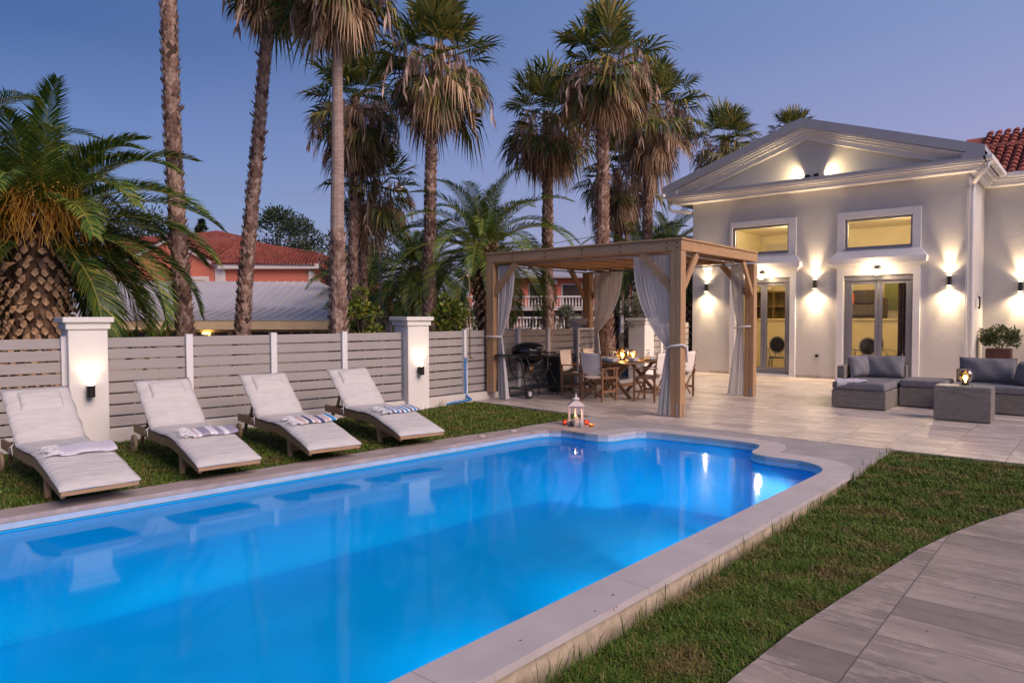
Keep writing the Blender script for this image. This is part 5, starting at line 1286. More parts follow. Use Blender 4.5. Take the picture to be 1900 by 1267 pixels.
def trunkpath(pts, zb=-.3):
    P = [Vector(p) for p in pts]; d = (P[1]-P[0]); d = d/d.z
    return [P[0]+d*(zb-P[0].z)]+P
def along(P, t):   # t metres of height from the bottom
    z = P[0].z+t
    for a, b in zip(P, P[1:]):
        if z <= b.z or b is P[-1]: return a.lerp(b, (z-a.z)/(b.z-a.z))
def trunk(mb, P, r0, r1, rng, smooth_from=None, row=.085, flake=1.0, bulge=0, lf=1.0):
    H = P[-1].z-P[0].z
    def rad(t): f = t/H; return r0+(r1-r0)*f+bulge*math.exp(-(t/.9)**2)
    n = max(3, int(H/.25)); mb.tube([along(P, H*k/n) for k in range(n+1)], [rad(H*k/n)*.92 for k in range(n+1)], 12)
    t = .05; k = 0
    while t < H-.05:
        r = rad(t); N_ = max(6, int(2*pi*r/(.125*flake))); c = along(P, t)
        sm = smooth_from and t > smooth_from[0] and t < smooth_from[1]
        if sm: t += row; k += 1; continue
        for j in range(N_):
            if rng.random() < .06: continue
            a = 2*pi*(j+.5*(k % 2))/N_+rng.uniform(-.08,.08); hw = pi/N_*1.02; hh = row*1.15*flake*rng.uniform(.85,1.2); lift = rng.uniform(.018,.055)*flake*lf
            if rng.random() < .05: lift *= 2.2
            def q(an, rr, z): return (c.x+cos(an)*rr, c.y+sin(an)*rr, c.z+z)
            tw = rng.uniform(-.25,.25)*hw
            mb.add([q(a-hw, r*.97, -hh*.1), q(a, r*.94, -hh*1.05), q(a+hw, r*.97, -hh*.1), q(a+hw*.42+tw, r+lift*.75, hh*.55), q(a+tw, r+lift, hh*.95), q(a-hw*.42+tw, r+lift*.75, hh*.55), q(a, r+.012, -hh*.05)],
                   [(0,1,6),(1,2,6),(2,3,6),(3,4,6),(4,5,6),(5,0,6)], 1)
            if lf > 1.2:
                e_ = r+lift+.012; mb.add([q(a-hw*.5, e_-.012, hh*.42), q(a, e_, hh*.12), q(a+hw*.5, e_-.012, hh*.42), q(a, e_+.004, hh*.78), q(a-hw*.3, r, hh*.9), q(a+hw*.3, r, hh*.9)], [(0,1,2,3),(0,3,4),(3,2,5)], 2)
        t += row; k += 1
def fanleaf(mb, o, az, el, L, R, rng, span=1.75, nseg=20, droop=.35, mi=0, petr=.012, fold=.25):
    d = Vector((cos(az)*cos(el), sin(az)*cos(el), sin(el))); s = Vector((-sin(az), cos(az), 0)); n = s.cross(d)*-1
    n = d.cross(s)*-1 if False else s.cross(d)
    if n.z < 0: n = -n
    o = Vector(o)
    sag = Vector((0,0,-1))
    h = o+d*L+sag*(L*.12)
    w_ = Vector((-sin(az), cos(az), 0))*petr
    mb.add([o-w_, o+w_, h+w_*.6, h-w_*.6], [(0,1,2,3)], mi)
    hd = (d+sag*.15).normalized()
    for k in range(nseg):
        a = -span+2*span*(k+.5)/nseg+rng.uniform(-.03,.03); r_ = R*(.72+.28*cos(a*.8))*rng.uniform(.88,1.06)
        dr = (hd*cos(a)+s*sin(a)); up_ = n*(fold*abs(sin(a)))
        wd = 2*span*r_*.5/nseg*.44
        side = (s*cos(a)-hd*sin(a))
        md = h+(dr+up_)*r_*.55+sag*droop*r_*.12
        tip = h+(dr+up_*.6)*r_*(1-.18*droop)+sag*droop*r_*rng.uniform(.45,.9)
        m2 = md.lerp(tip, .55)+Vector((0,0,.04*r_))
        zz = n*.012*(1 if k % 2 else -1)
        mb.add([h, md-side*wd+zz, md+side*wd-zz, m2-side*wd*.45, m2+side*wd*.45, tip], [(0,1,2),(1,3,4,2),(3,5,4)], mi)
def strands(mb, o, az, L, rng, n=9):
    # drooping flower stalk: arching stem with hanging threads
    o = Vector(o); h = Vector((cos(az), sin(az), 0)); pts = []
    for k in range(9):
        t = k/8; pts.append(o+h*(L*(t-.25*t*t*t))+Vector((0,0,.38*L*t-.95*L*t*t*t)))
    mb.tube(pts, [.010*(1-.6*k/8) for k in range(9)], 4, cap=False)
    for k in range(n):
        f = rng.uniform(.35,1); i = min(7, int(f*8)); p = pts[i].lerp(pts[i+1], f*8-i)
        l_ = rng.uniform(.18,.5); dx = rng.uniform(-.12,.12); dy = rng.uniform(-.12,.12); wv = Vector((rng.uniform(-1,1), rng.uniform(-1,1), 0)).normalized()*.015
        a = p+Vector((dx*.6,dy*.6,-l_*.45)); b = p+Vector((dx,dy,-l_))
        mb.add([p-wv,p+wv,a+wv*1.7,a-wv*1.7,b],[(0,1,2,3),(3,2,4)])
def fan_palm(label, pts, r0, r1, seed, R=.85, green=44, dead=60, skirt=1.7, group='tall fan palms behind the fence', smooth_from=None, bulge=0.05, stalk=14, nseg=18, spread=1.0, flake=.9, mid=18):
    rng = random.Random(seed); P = trunkpath(pts); base = P[0]
    t_ = thing('fan_palm', label, 'palm tree', tuple(base), 0, group)
    P = [p-base for p in P]
    m = MB(); trunk(m, P, r0, r1, rng, smooth_from, flake=flake, bulge=bulge); m.build('trunk', [M_core if not smooth_from else M_barks, M_bark], t_)
    if smooth_from:
        pass
    top = P[-1]; ax = (P[-1]-P[-2]).normalized()
    m = MB()
    for k in range(green):
        f = (k+.5)/green; el = radians(84-125*f**1.05)+rng.uniform(-.22,.22); az = k*2.4+rng.uniform(-.4,.4)
        o = top-ax*(.45*f)+Vector((cos(az), sin(az), 0))*r1*.6
        fanleaf(m, o, az, el, rng.uniform(.5,1.05)*spread*R, R*rng.uniform(.7,1.12), rng, droop=(.1+.6*f)*rng.uniform(.6,1.6), nseg=nseg, span=rng.uniform(1.3,1.8), fold=rng.uniform(.1,.6))
    m.build('crown', M_fan, t_)
    m = MB()
    for k in range(mid):       # older yellowing leaves that hang half down
        f = k/mid; az = k*2.4+1; el = radians(-25-45*f)+rng.uniform(-.15,.15); o = top-ax*(.3+.4*skirt*f)+Vector((cos(az), sin(az), 0))*r1
        fanleaf(m, o, az, el+rng.uniform(-.3,.3), rng.uniform(.4,.75)*R*spread, R*rng.uniform(.6,1), rng, droop=rng.uniform(.5,1.3), nseg=nseg, span=rng.uniform(.8,1.5), fold=.5)
    for k in range(dead):
        f = k/dead; az = k*2.4+rng.uniform(-.3,.3); el = radians(-58-24*f)+rng.uniform(-.1,.1)
        o = top-ax*(.3+skirt*.5*f)+Vector((cos(az), sin(az), 0))*r1*1.05
        fanleaf(m, o, az, el, .38*R, R*(.80-.18*f)*rng.uniform(.6,1.2), rng, span=rng.uniform(.4,.85), nseg=9, droop=.5, fold=.7)
    nm = m; m.mi = [0]*len(m.f); m.build('dead_fronds', M_dead, t_)
    m = MB()
    for k in range(stalk):
        az = k*2.4+.7; strands(m, top-ax*rng.uniform(.1,.6), az, R*rng.uniform(1.2,1.9)*spread, rng, 20)
        if k % 2 == 0: strands(m, top-ax*rng.uniform(.3,1.0), az+1, R*rng.uniform(.8,1.3), rng, 18)
    if stalk: m.build('flower_stalks', M_str, t_)
    return t_
F_ = 'tall fan palms behind the fence'
fan_palm('tall rough-trunked fan palm at the left whose crown is cut off by the top edge', [(-13.0,6.01,1.46),(-13.09,5.99,2.55),(-13.16,5.97,3.54),(-13.22,5.96,4.53),(-13.27,5.96,5.52),(-13.36,5.98,7.5),(-13.46,6.0,10.8)], .155, .125, 1, R=.9, skirt=.8, group=F_, flake=1.05, stalk=10)
fan_palm('leaning fan palm, second tall trunk from the left, with a dry brown skirt', [(-13.13,7.21,1.44),(-13.1,7.29,2.62),(-13.05,7.38,3.68),(-12.98,7.5,4.96),(-12.94,7.58,6.03),(-12.88,7.68,7.31),(-12.86,7.74,8.75)], .15, .098, 2, R=.78, skirt=.6, group=F_, flake=.95, dead=110, stalk=8, mid=8)
fan_palm('straight fan palm with a smooth pale upper trunk, third from the left', [(-10.43,7.54,1.46),(-10.46,7.56,2.51),(-10.49,7.58,3.46),(-10.5,7.61,4.41),(-10.55,7.66,6.37),(-10.55,7.68,8.0)], .175, .075, 3, R=.86, skirt=.75, smooth_from=(3.5, 12), group=F_, flake=1.05, dead=90, stalk=8, bulge=.06)
fan_palm('fan palm with a wide ragged crown just right of the smooth pale trunk', [(-15.56,11.71,1.33),(-15.59,11.76,2.95),(-15.63,11.83,5.41),(-15.62,11.91,7.25),(-15.62,11.91,7.6)], .14, .115, 4, R=.95, group=F_, skirt=1.9, stalk=22, mid=26)
fan_palm('lower fan palm half hidden behind two others, its crown hanging beside the street lamp', [(-16.16,12.52,1.31),(-16.2,12.55,3.02),(-16.21,12.59,4.09),(-15.95,12.9,5.55)], .14, .115, 5, R=.9, group=F_, skirt=.7, green=30, dead=30, stalk=8)
fan_palm('tall fan palm with the biggest crown at the top centre of the photo', [(-12.52,11.67,1.36),(-12.56,11.7,2.81),(-12.56,11.75,4.11),(-12.59,11.83,6.18),(-12.5,11.97,8.05)], .165, .115, 6, R=1.0, group=F_, skirt=1.3, green=54, dead=75, stalk=24, mid=26)
fan_palm('fan palm rising behind the left of the pergola roof', [(-12.17,15.9,1.3),(-12.22,15.94,3.01),(-12.27,16.01,5.6),(-12.31,16.06,7.45)], .17, .135, 7, R=.98, group=F_, skirt=1.2, stalk=26, mid=24)
fan_palm('tallest fan palm of the right-hand group, its thick base showing through the gate opening', [(-9.51,14.84,0.3),(-9.56,14.84,1.5),(-9.67,14.85,3.5),(-9.72,14.92,6.04),(-9.68,15.02,8.1)], .185, .13, 8, R=.95, group=F_, skirt=1.0, bulge=.10, stalk=24, mid=24, green=50, flake=1.15)
fan_palm('fan palm with a low ragged crown half hidden behind the tallest right-hand palm', [(-13.97,22.26,1.43),(-13.93,22.4,4.0),(-13.91,22.5,5.79),(-14.0,22.41,7.1)], .18, .15, 9, R=1.1, group=F_, skirt=2.0, green=34, mid=26)
fan_palm('fan palm between the tall right-hand palm and the villa gable', [(-11.61,20.33,1.45),(-11.6,20.44,3.91),(-11.61,20.53,6.01),(-11.45,20.75,8.55)], .17, .145, 10, R=1.1, group=F_, skirt=2.2, stalk=24, mid=24)
fan_palm('small distant fan palm peeping over the left slope of the villa roof', [(-13.48,30.55,1.37),(-13.54,30.85,9.7)], .2, .17, 11, R=1.15, group=F_, skirt=1.2, stalk=18, mid=14)
fan_palm('tiny far fan palm tip just above the peak of the gable', [(-15.55,45.86,1.24),(-15.8,46.2,13.6)], .2, .17, 12, R=1.1, group=F_, skirt=.8, stalk=0, dead=16, mid=6, green=26)

def frond(mb, rb, o, az, el, L, bend, rng, npair=46, ll=.46, mi=0, wd=.016, twist=0):
    o = Vector(o); h = Vector((cos(az), sin(az), 0)); s = Vector((-sin(az), cos(az), 0)); p = o.copy(); N_ = 20; pts = [p.copy()]; dirs = []
    for k in range(N_):
        t = k/N_; e = el-bend*(t**1.4); d = h*cos(e)+Vector((0,0,1))*sin(e)+s*twist*t; d.normalize(); dirs.append(d); p = p+d*(L/N_); pts.append(p.copy())
    dirs.append(dirs[-1])
    rb.tube(pts, [.017*(1-.85*k/N_) for k in range(N_+1)], 5, cap=False)
    for k in range(npair):
        t = .10+.89*k/npair; i = min(N_-1, int(t*N_)); q = pts[i].lerp(pts[i+1], t*N_-i); d = dirs[i]
        l_ = ll*(.35+.65*sin(pi*min(1, (.12+.95*t)))**.7)*rng.uniform(.9,1.08)
        upv = s.cross(d); upv = upv if upv.z > 0 else -upv
        for sg in (-1, 1):
            sp_ = .95-.45*t
            v = (d*(.55+.35*t)+s*sg*sp_+upv*(.28+rng.uniform(-.12,.12))).normalized()
            a = q+v*l_*.5; b = q+v*l_+Vector((0,0,-1))*l_*rng.uniform(.08,.28); wv = d.cross(v).cross(v).normalized()*wd
            if rng.random() < .02: continue
            mb.add([q-wv*.4, q+wv*.4, a+wv, a-wv, b], [(0,1,2,3),(3,2,4)], mi)
def date_palm(label, base, crown, rt0, rt1, L, seed, n=48, npair=46, group='date palms with feathered crowns', fruit=0, ll=.46, scale_row=.11, els=(85,-35), wd=.016, gap=None, extra=(), mat=None, bulge=0):
    rng = random.Random(seed); P = trunkpath([base, crown]); b0 = P[0]; t_ = thing('date_palm', label, 'palm tree', tuple(b0), 0, group); P = [p-b0 for p in P]
    m = MB(); trunk(m, P, rt0, rt1, rng, row=scale_row, flake=scale_row/.085, bulge=bulge, lf=1.5); top = P[-1]
    m.build('trunk', [M_core, M_dbark, M_stub], t_)
    m = MB(); rb = MB()
    for k in range(n):
        f = (k+.5)/n; az = k*2.39996+rng.uniform(-.12,.12); el = radians(els[0]+(els[1]-els[0])*f**.85)+rng.uniform(-.1,.1)
        if gap and el < radians(18) and abs((az-gap[0]+pi) % (2*pi)-pi) < gap[1]: continue
        frond(m, rb, top+Vector((cos(az)*rt1*.5, sin(az)*rt1*.5, -.25*f)), az, el, L*rng.uniform(.85,1.05)*(1 if f > .15 else .8), radians(75+25*f)*rng.uniform(.85,1.15), rng, npair, ll, wd=wd)
    for (az, el, LL, bend) in extra: frond(m, rb, top, az, el, LL, bend, rng, npair, ll, wd=wd)
    m.build('crown', mat or M_date, t_); rb.build('rachis', M_rach, t_, smooth=True)
    if fruit:
        m = MB()
        for k in range(fruit):
            az = -.28+rng.uniform(-1.3,1.3); h = Vector((cos(az), sin(az), 0)); l0 = rng.uniform(.5,.85)
            e0 = top+h*l0*.6+Vector((0,0,rng.uniform(.0,.35)))
            for j in range(44):
                a2 = az+rng.uniform(-.7,.7); h2 = Vector((cos(a2), sin(a2), 0)); l_ = rng.uniform(.35,.75); wv = Vector((-sin(a2), cos(a2), rng.uniform(-.5,.5)))*.0065
                q = e0+h2*rng.uniform(-.1,.2)+Vector((0,0,rng.uniform(-.2,.2))); a_ = q+h2*l_*.5+Vector((rng.uniform(-.15,.15),rng.uniform(-.15,.15),rng.uniform(-.22,.22))); b_ = a_+h2*l_*.2+Vector((rng.uniform(-.18,.18),rng.uniform(-.18,.18),-l_*rng.uniform(.0,.8)))
                m.add([q-wv,q+wv,a_+wv,a_-wv,b_+wv*.8,b_-wv*.8],[(0,1,2,3),(3,2,4,5)])
        m.build('fruit_stalks', M_fruit, t_)
    return t_
date_palm('large date palm with orange fruit stalks and a fat scaly trunk at the left edge', (-13.35,3.76,1.2), (-13.38,3.80,3.25), .41, .46, 2.95, 21, n=76, npair=96, fruit=20, ll=.56, scale_row=.115, els=(84,-42), wd=.0125, gap=(-.28, .6))
date_palm('second date palm at the far left edge, mostly behind the fruiting one', (-16.6,2.7,1.2), (-16.5,3.1,4.3), .40, .42, 3.1, 22, n=50, npair=70, ll=.55, scale_row=.12, wd=.012)
date_palm('date palm with arching green fronds behind the left pergola post', (-11.76,12.97,1.24), (-11.92,12.93,3.45), .26, .30, 2.6, 23, n=48, npair=80, ll=.46, els=(86,-24), bulge=.05, wd=.010)
date_palm('shaggy date palm behind the second lit pillar', (-17.14,15.62,1.12), (-17.3,15.59,3.3), .25, .28, 2.9, 24, n=52, npair=56, ll=.5, els=(80,-45), wd=.016)
date_palm('low date palm between the fan palm trunks and the lemon tree', (-20.76,16.47,1.05), (-20.87,16.45,2.9), .25, .3, 2.7, 25, n=36, npair=36, ll=.46, wd=.018)
date_palm('date palm seen through the pergola right of the far curtain', (-12.3,21.03,1.08), (-12.2,21.2,3.7), .18, .2, 2.4, 26, n=40, npair=40, ll=.45, els=(70,-40), wd=.016)
date_palm('date palm whose fronds show above the pergola beside the villa', (-14.28,27.22,.93), (-14.4,27.25,4.6), .25, .28, 2.8, 27, n=36, npair=40, ll=.45, els=(85,-10), wd=.018)
date_palm('narrow scaly palm trunk between the pergola post and the villa corner', (-10.35,20.9,.8), (-10.4,20.95,3.3), .2, .2, 1.3, 28, n=22, npair=24, ll=.35, els=(20,-80), wd=.02)

# ================================================================== other trees and shrubs
s_ = N('conifer_leaf'); s_.base(s_.ramp(s_.island(), [(0, (.012,.025,.014)), (.6, (.028,.05,.02)), (1, (.06,.075,.03))])); s_.rough(.7); M_con = s_.m
s_ = N('lemon_leaf'); s_.base(s_.ramp(s_.island(), [(0, (.05,.09,.012)), (.6, (.12,.17,.02)), (1, (.30,.26,.03))])); s_.rough(.5); M_lem = s_.m
s_ = N('olive_leaf'); s_.base(s_.ramp(s_.island(), [(0, (.06,.075,.05)), (.6, (.14,.16,.11)), (1, (.24,.24,.17))])); s_.rough(.6); M_oli = s_.m
M_br = plain('branch_bark', (.10,.07,.05), .9, .2, 8, bump=0)
def bushy(name, label, cat, loc, h, r, mat, seed, clumps=38, per=110, ls=.12, z0=.35, shape='round', group=None):
    rng = random.Random(seed); t_ = thing(name, label, cat, loc, 0, group); m = MB(); br = MB()
    br.tube([(0,0,-.3),(.02,0,h*.3),(0,.03,h*.75)], [r*.09+.03, r*.07+.02, .02], 8)
    for k in range(clumps):
        f = rng.random(); az = rng.uniform(0, 2*pi)
        if shape == 'cone': z = z0*h+(1-z0)*h*f; rr = r*(1-f)**.7*rng.uniform(.2,1); cr_ = r*.28*(1.15-f)
        else:
            z = h*(z0+(1-z0)*f); e = sqrt(max(.05, 1-(2*f-1)**2)); rr = r*e*rng.uniform(.15,.95); cr_ = r*rng.uniform(.22,.36)
        c = (cos(az)*rr, sin(az)*rr, z)
        br.tube([(0,0,min(h*.7, z*.6)), (c[0]*.6, c[1]*.6, z*.88), c], [.03,.018,.006], 5)
        leafball(m, c, cr_, cr_*.8, per, ls, rng, .5)
    m.build('crown', mat, t_); br.build('trunk', M_br, t_, smooth=True); return t_
bushy('conifer', 'dark bushy conifer rising behind the red tiled roof between two palm trunks', 'tree', (-40.6,24.8,-.3), 8.6, 2.3, M_con, 1, 70, 110, .22, .25)
bushy('conifer', 'dark conifer left of the smooth palm trunk, right of the pink house', 'tree', (-35.2,23.0,-.3), 7.2, 1.9, M_con, 2, 50, 110, .2, .25)
bushy('conifer', 'dark tree top behind the left end of the red tiled roof', 'tree', (-45.0,17.8,-.3), 8.4, 2.8, M_con, 3, 50, 100, .24, .3)
bushy('conifer', 'slim pointed tree tip just above the red roof left of the second palm', 'tree', (-44.0,21.5,-.3), 8.1, 1.5, M_con, 4, 90, 80, .2, .2, 'cone')
bushy('olive_tree', 'hazy grey-green tree behind the shaggy date palm', 'tree', (-25.5,19.5,-.3), 5.4, 2.2, M_con, 5, 60, 100, .16, .2)
bushy('lemon_tree', 'bright green citrus tree behind the white annex, left of the second lit pillar', 'tree', (-12.9,9.9,-.3), 2.5, .50, M_lem, 6, 40, 130, .10, .25)
bushy('lemon_tree', 'bright citrus tree just right of the second lit pillar, by the pink apartments', 'tree', (-10.35,10.2,-.3), 2.35, .42, M_lem, 7, 36, 130, .10, .2)
bushy('olive_shrub', 'silvery olive shrub above the fence beside the far pergola curtain', 'shrub', (-12.3,17.0,-.3), 2.2, .55, M_oli, 8, 34, 130, .07, .2)
bushy('olive_shrub', 'silvery shrub between the thick palm base and the gate pillar', 'shrub', (-9.9,16.9,-.3), 2.5, .5, M_oli, 9, 34, 120, .07, .15)
bushy('garden_shrub', 'dark shrub behind the slatted fence beside the villa corner', 'shrub', (-10.8,22.5,-.3), 3.2, .9, M_con, 10, 40, 110, .12, .1)
# far wooded hills
M_hill = plain('hill_green', (.045,.06,.03), .95, .35, .05, bump=.8, bscale=.4, bdist=2)
m = MB()
def hill(u, v):
    a = radians(20+100*u); d = 150+70*v; x = -d*sin(a); y = d*cos(a); z = -2+11.5*sin(pi*min(1, v*1.0)*.5)*(.55+.25*sin(u*17)+.2*sin(u*41+1))
    return (x, y, z)
m.grid(hill, 120, 10); tag(m.build('hills', M_hill, smooth=True), kind='structure')
m = MB(); rng = random.Random(8)
for k in range(420):
    a = radians(25+75*rng.random()); d = rng.uniform(62, 125); x = -d*sin(a); y = d*cos(a); z = 0; s = rng.uniform(1.2,2.4)
    leafball(m, (x, y, z+s*.6), s*1.3, s*1.05, 46, .75, rng, .3)
tag(m.build('distant_wood', M_con), 'dark belt of far trees beyond the street and the pink apartments', 'woodland', kind='stuff')
# ================================================================== neighbouring buildings (local x to the right as seen from the garden, y away)
BR = YAW*-1; bx = Vector((cos(YAW), -sin(YAW), 0)); by = Vector((sin(YAW), cos(YAW), 0))
def bpos(u, D, z=0): v = bx*u+by*D; return (v.x, v.y, z)
M_cor = N('corrugated_metal')
s_ = M_cor; sx = s_.n('ShaderNodeSeparateXYZ'); s_.l(s_.obj(), sx.inputs[0])
rb_ = s_.math('FRACT', s_.math('MULTIPLY', sx.outputs[0], 3.2)); rr_ = s_.math('LESS_THAN', s_.math('ABSOLUTE', s_.math('SUBTRACT', rb_, .5)), .12)
s_.base(s_.ramp(s_.noise(1.2), [(.3, (.60,.56,.54)), (.7, (.72,.67,.64))])); s_.rough(.5); s_.b.inputs['Metallic'].default_value = .2; s_.bump(rr_, 1, .05); M_cor = s_.m
M_ochre = plain('ochre_fascia', (.92,.68,.38), .7, .08, 2, bump=.05)
M_creamw = plain('cream_wall', (.70,.60,.46), .8, .1, 2, bump=.1)
M_pinkw = stucco('pink_render', (.62,.19,.12), .15)
M_pinkw2 = stucco('pale_pink_render', (.68,.20,.13), .15)
M_wtrim = plain('house_trim', (.62,.58,.56), .7, .05, 2, bump=0)
M_shut = plain('roller_shutter', (.42,.34,.23), .6, .05, 2, bump=0)
M_wind = plain('dark_window', (.05,.035,.03), .25, .2, 2, bump=0)
s_ = N('terracotta_far'); s_.base(s_.mix(s_.island(), (.16,.04,.03), (.28,.075,.05))); s_.rough(.8); M_terf = s_.m
# --- long low building with a grey corrugated roof
o = thing('low_building', 'long low cream building with a grey corrugated metal roof behind the fence', 'building', bpos(0, 22), -YAW)
u0, u1 = -15.5, -5.72
m = MB(); m.box(u0, u1, .35, 9, -.3, .95); m.box(u0, u1, .35, 9, 1.28, 1.42)
x = u0
for k in range(9): m.box(u0+k*1.3, u0+k*1.3+.14, .35, .5, .95, 1.28)
m.box(u0, u1, 2.5, 2.6, .95, 1.28)
m.build('wall', M_creamw, o)
m = MB(); m.box(u0, u1+.05, -.13, .30, 1.30, 1.575); m.build('fascia', M_ochre, o)
for k in range(8):
    a = u0+.14+k*1.3; b = a+1.16
    m = MB(); m.box(a, b, .40, .44, 1.21, 1.28); m.box(a+.53, a+.60, .39, .45, .951, 1.209); wo = m.build('window_frame', M_ochre, o)
    m = MB(); m.box(a, b, .455, .465, .96, 1.21); m.build('pane', M_wind, wo)
m = MB()
# two-pitch roof sheet: low apron then steeper ridge, ending in a hip at the right
def sheet(m, q):
    n = len(m.v); m.v += q; m.f.append(tuple(range(n, n+len(q)))); m.mi.append(0)
sheet(m, [(u0,-.15,1.60),(u1+.05,-.15,1.58),(u1+.05,2.3,1.93),(u0,2.3,2.06)])
sheet(m, [(u0,2.3,2.062),(u1+.05,2.3,1.932),(-7.5,5.6,3.05),(u0,5.6,3.10)])
sheet(m, [(u0,5.6,3.10),(-7.5,5.6,3.05),(u1+.05,9,1.9),(u0,9,1.95)])
sheet(m, [(-7.5,5.6,3.05),(u1+.05,2.3,1.93),(u1+.05,9,1.9)])
rf_ = m.build('roof', M_cor, o, solid=.02)
m = MB()
k = u0+.1
while k < u1:       # rib ends along the eave and at the pitch change, ribs up the slope
    m.bar((k,-.16,1.625),(k,2.3,2.015),.035,.04)
    xe = k; top = 5.6 if k < -7.5 else 5.6-(k+7.5)/(u1+.05+7.5)*3.2
    m.bar((k,2.32,2.03-.006*(k-u0)/1.0),(k+.0,top,2.03+(top-2.3)*.318),.035,.045); k += .33
m.build('ribs', M_cor, rf_)
m = MB(); m.lathe([(.09,0),(.09,.02),(0,.05)], (0,0,0), 10)
for i, (uu, lab) in enumerate(((-13.05, 'glowing round ceiling lamp behind the left window of the low building'), (-9.68, 'glowing round ceiling lamp behind the middle window of the low building'))):
    b = MB(); b.lathe([(0,-.03),(.10,-.02),(.12,.01),(.06,.03)], (0,0,0), 14, 1.6, 1)
    q = bpos(uu, 22.38); e = b.build('lamp', emit('far_lamp', (1,.75,.3), 5), smooth=True); e.location = (q[0], q[1], 1.17); tag(e, lab, 'lamp')
# annex at its right end
o2 = thing('annex', 'small cream porch with a dark opening between the palm trunks and the citrus tree', 'porch', bpos(-4.62, 22.3), -YAW)
m = MB(); m.box(.36,.48,0,.2,-.3,1.65); m.box(.18,.26,.05,.2,-.3,1.65); m.box(-1.0,.48,.3,2,-.3,1.6); m.build('wall', M_wtrim, o2)
m = MB(); m.box(-1.1,.56,-.1,2.1,1.66,1.83); m.box(-1.15,.62,-.15,2.15,1.831,1.87); m.build('roof', M_wtrim, o2)
m = MB(); m.box(-.9,.17,.26,.299,-.2,1.5); m.build('opening', M_wind, o2)
# --- pink house with terracotta roofs
o = thing('pink_house', 'salmon pink house with hipped terracotta roofs behind the grey roof', 'house', bpos(0, 30), -YAW)
m = MB(); m.box(-12.3, -8.45, 0, 7, -.3, 3.83); m.box(-18.5, -12.55, 0, 7, -.3, 3.9)
m.add([(-16.5,-.0,3.9),(-12.3,-.0,3.9),(-14.4,-.0,4.95)], [(0,1,2)])
m.box(-8.1, -6.4, 3.2, 8, -.3, 3.35)
m.build('wall', M_pinkw, o)
for bb in ((-12.55,-12.30,-.03,.4,-.3,3.82), (-12.299,-12.12,-.05,.3,-.3,3.72), (-8.60,-8.44,-.04,.3,-.3,3.65)):
    m = MB(); m.box(*bb); m.build('corner_trim', M_wtrim, o)
m = MB(); m.box(-12.35,-8.15,-.25,-.05,3.72,3.93); m.build('fascia', M_wtrim, o, bevel=.01)
m = MB(); m.bar((-12.3,-.12,3.80),(-14.5,-.12,5.0),.10,.12); m.build('bargeboard', M_wtrim, o)
m = MB(); m.bar((-16.6,-.12,3.9),(-14.4,-.12,5.0),.10,.12); m.build('bargeboard', M_wtrim, o)
m = MB(); m.box(-8.15,-6.3,3.0,3.2,3.36,3.55); m.build('fascia', M_wtrim, o)
m = MB()
rE = [(-12.6,-.3,3.95),(-8.2,-.3,3.90)]
def face_tiles(m, a, b, c, d=None, nu=26, nv=10):   # a, b eave; c above b, d above a
    a, b, c = Vector(a), Vector(b), Vector(c); d = Vector(d) if d else c
    n_ = (b-a).cross(d-a).normalized()
    if n_.z < 0: n_ = -n_
    for j in range(nv):
        for i in range(nu):
            def q(i_, j_): return (a.lerp(b, i_/nu)).lerp(d.lerp(c, i_/nu), j_/nv)
            p = [q(i,j), q(i+.82,j), q(i+.82,j+1.1), q(i,j+1.1)]
            md0 = (p[0]+p[1])/2+n_*.09; md1 = (p[2]+p[3])/2+n_*.05
            m.add([p[0]+n_*.02, md0, p[1]+n_*.02, p[2], md1, p[3]], [(0,1,4,5),(1,2,3,4),(0,2,1)])
face_tiles(m, (-12.6,-.3,3.95), (-8.25,-.3,3.88), (-8.45,1.2,4.50), (-12.3,2.0,5.15), 30, 12)
face_tiles(m, (-12.3,2.0,5.12), (-8.45,1.2,4.46), (-10.5,4,4.55), (-12.5,3.6,5.45), 20, 5)
face_tiles(m, (-8.25,-.3,3.88), (-7.95,3,3.6), (-8.3,2.5,4.40), (-8.45,1.2,4.48), 8, 6)
face_tiles(m, (-14.5,-.25,5.06), (-12.2,-.25,3.98), (-12.5,3.6,5.45), (-13.9,3.6,5.75), 14, 10)
face_tiles(m, (-18.4,-.25,4.25), (-16.0,-.25,4.25), (-14.5,-.25,5.06), (-17.6,2.4,5.30), 26, 10)
face_tiles(m, (-16.2,-.25,4.25), (-14.4,-.25,5.03), (-14.1,2.5,5.30), (-17.0,2.4,5.30), 20, 10)
m.build('roof', M_terf, o)
m = MB(); sheet(m, [(-12.6,-.3,3.93),(-8.25,-.3,3.86),(-8.4,2,4.44),(-12.3,2.6,5.3)]); sheet(m, [(-18.4,-.2,4.2),(-14.5,-.2,5.0),(-12.3,-.2,3.9),(-12.4,3.8,5.5),(-17.6,2.6,5.25)]); m.build('roof_underlay', M_terf, o)
m = MB(); m.box(-14.35,-12.82,-.05,.02,2.0,3.42); wo = m.build('window', M_wtrim, o)
m = MB(); m.box(-14.2,-12.98,-.07,-.051,2.0,3.28); m.build('shutter', M_shut, wo)
m = MB(); m.box(-17.6,-16.6,-.05,.02,2.6,3.7); wo = m.build('window', M_wtrim, o)
m = MB(); m.box(-17.5,-16.7,-.07,-.051,2.6,3.6); m.build('shutter', M_shut, wo)
m = MB(); m.box(-8.44,-8.40,.3,1.2,2.4,3.35); m.build('window', M_shut, o)
m = MB(); m.tube([(-7.4,4,3.4),(-7.4,4,4.6)], .02, 6); m.tube([(-7.6,4,4.35),(-7.2,4,4.35)], .015, 6); m.tube([(-7.55,4,4.2),(-7.25,4,4.5)], .012, 6); m.build('antenna', M_steel, o)
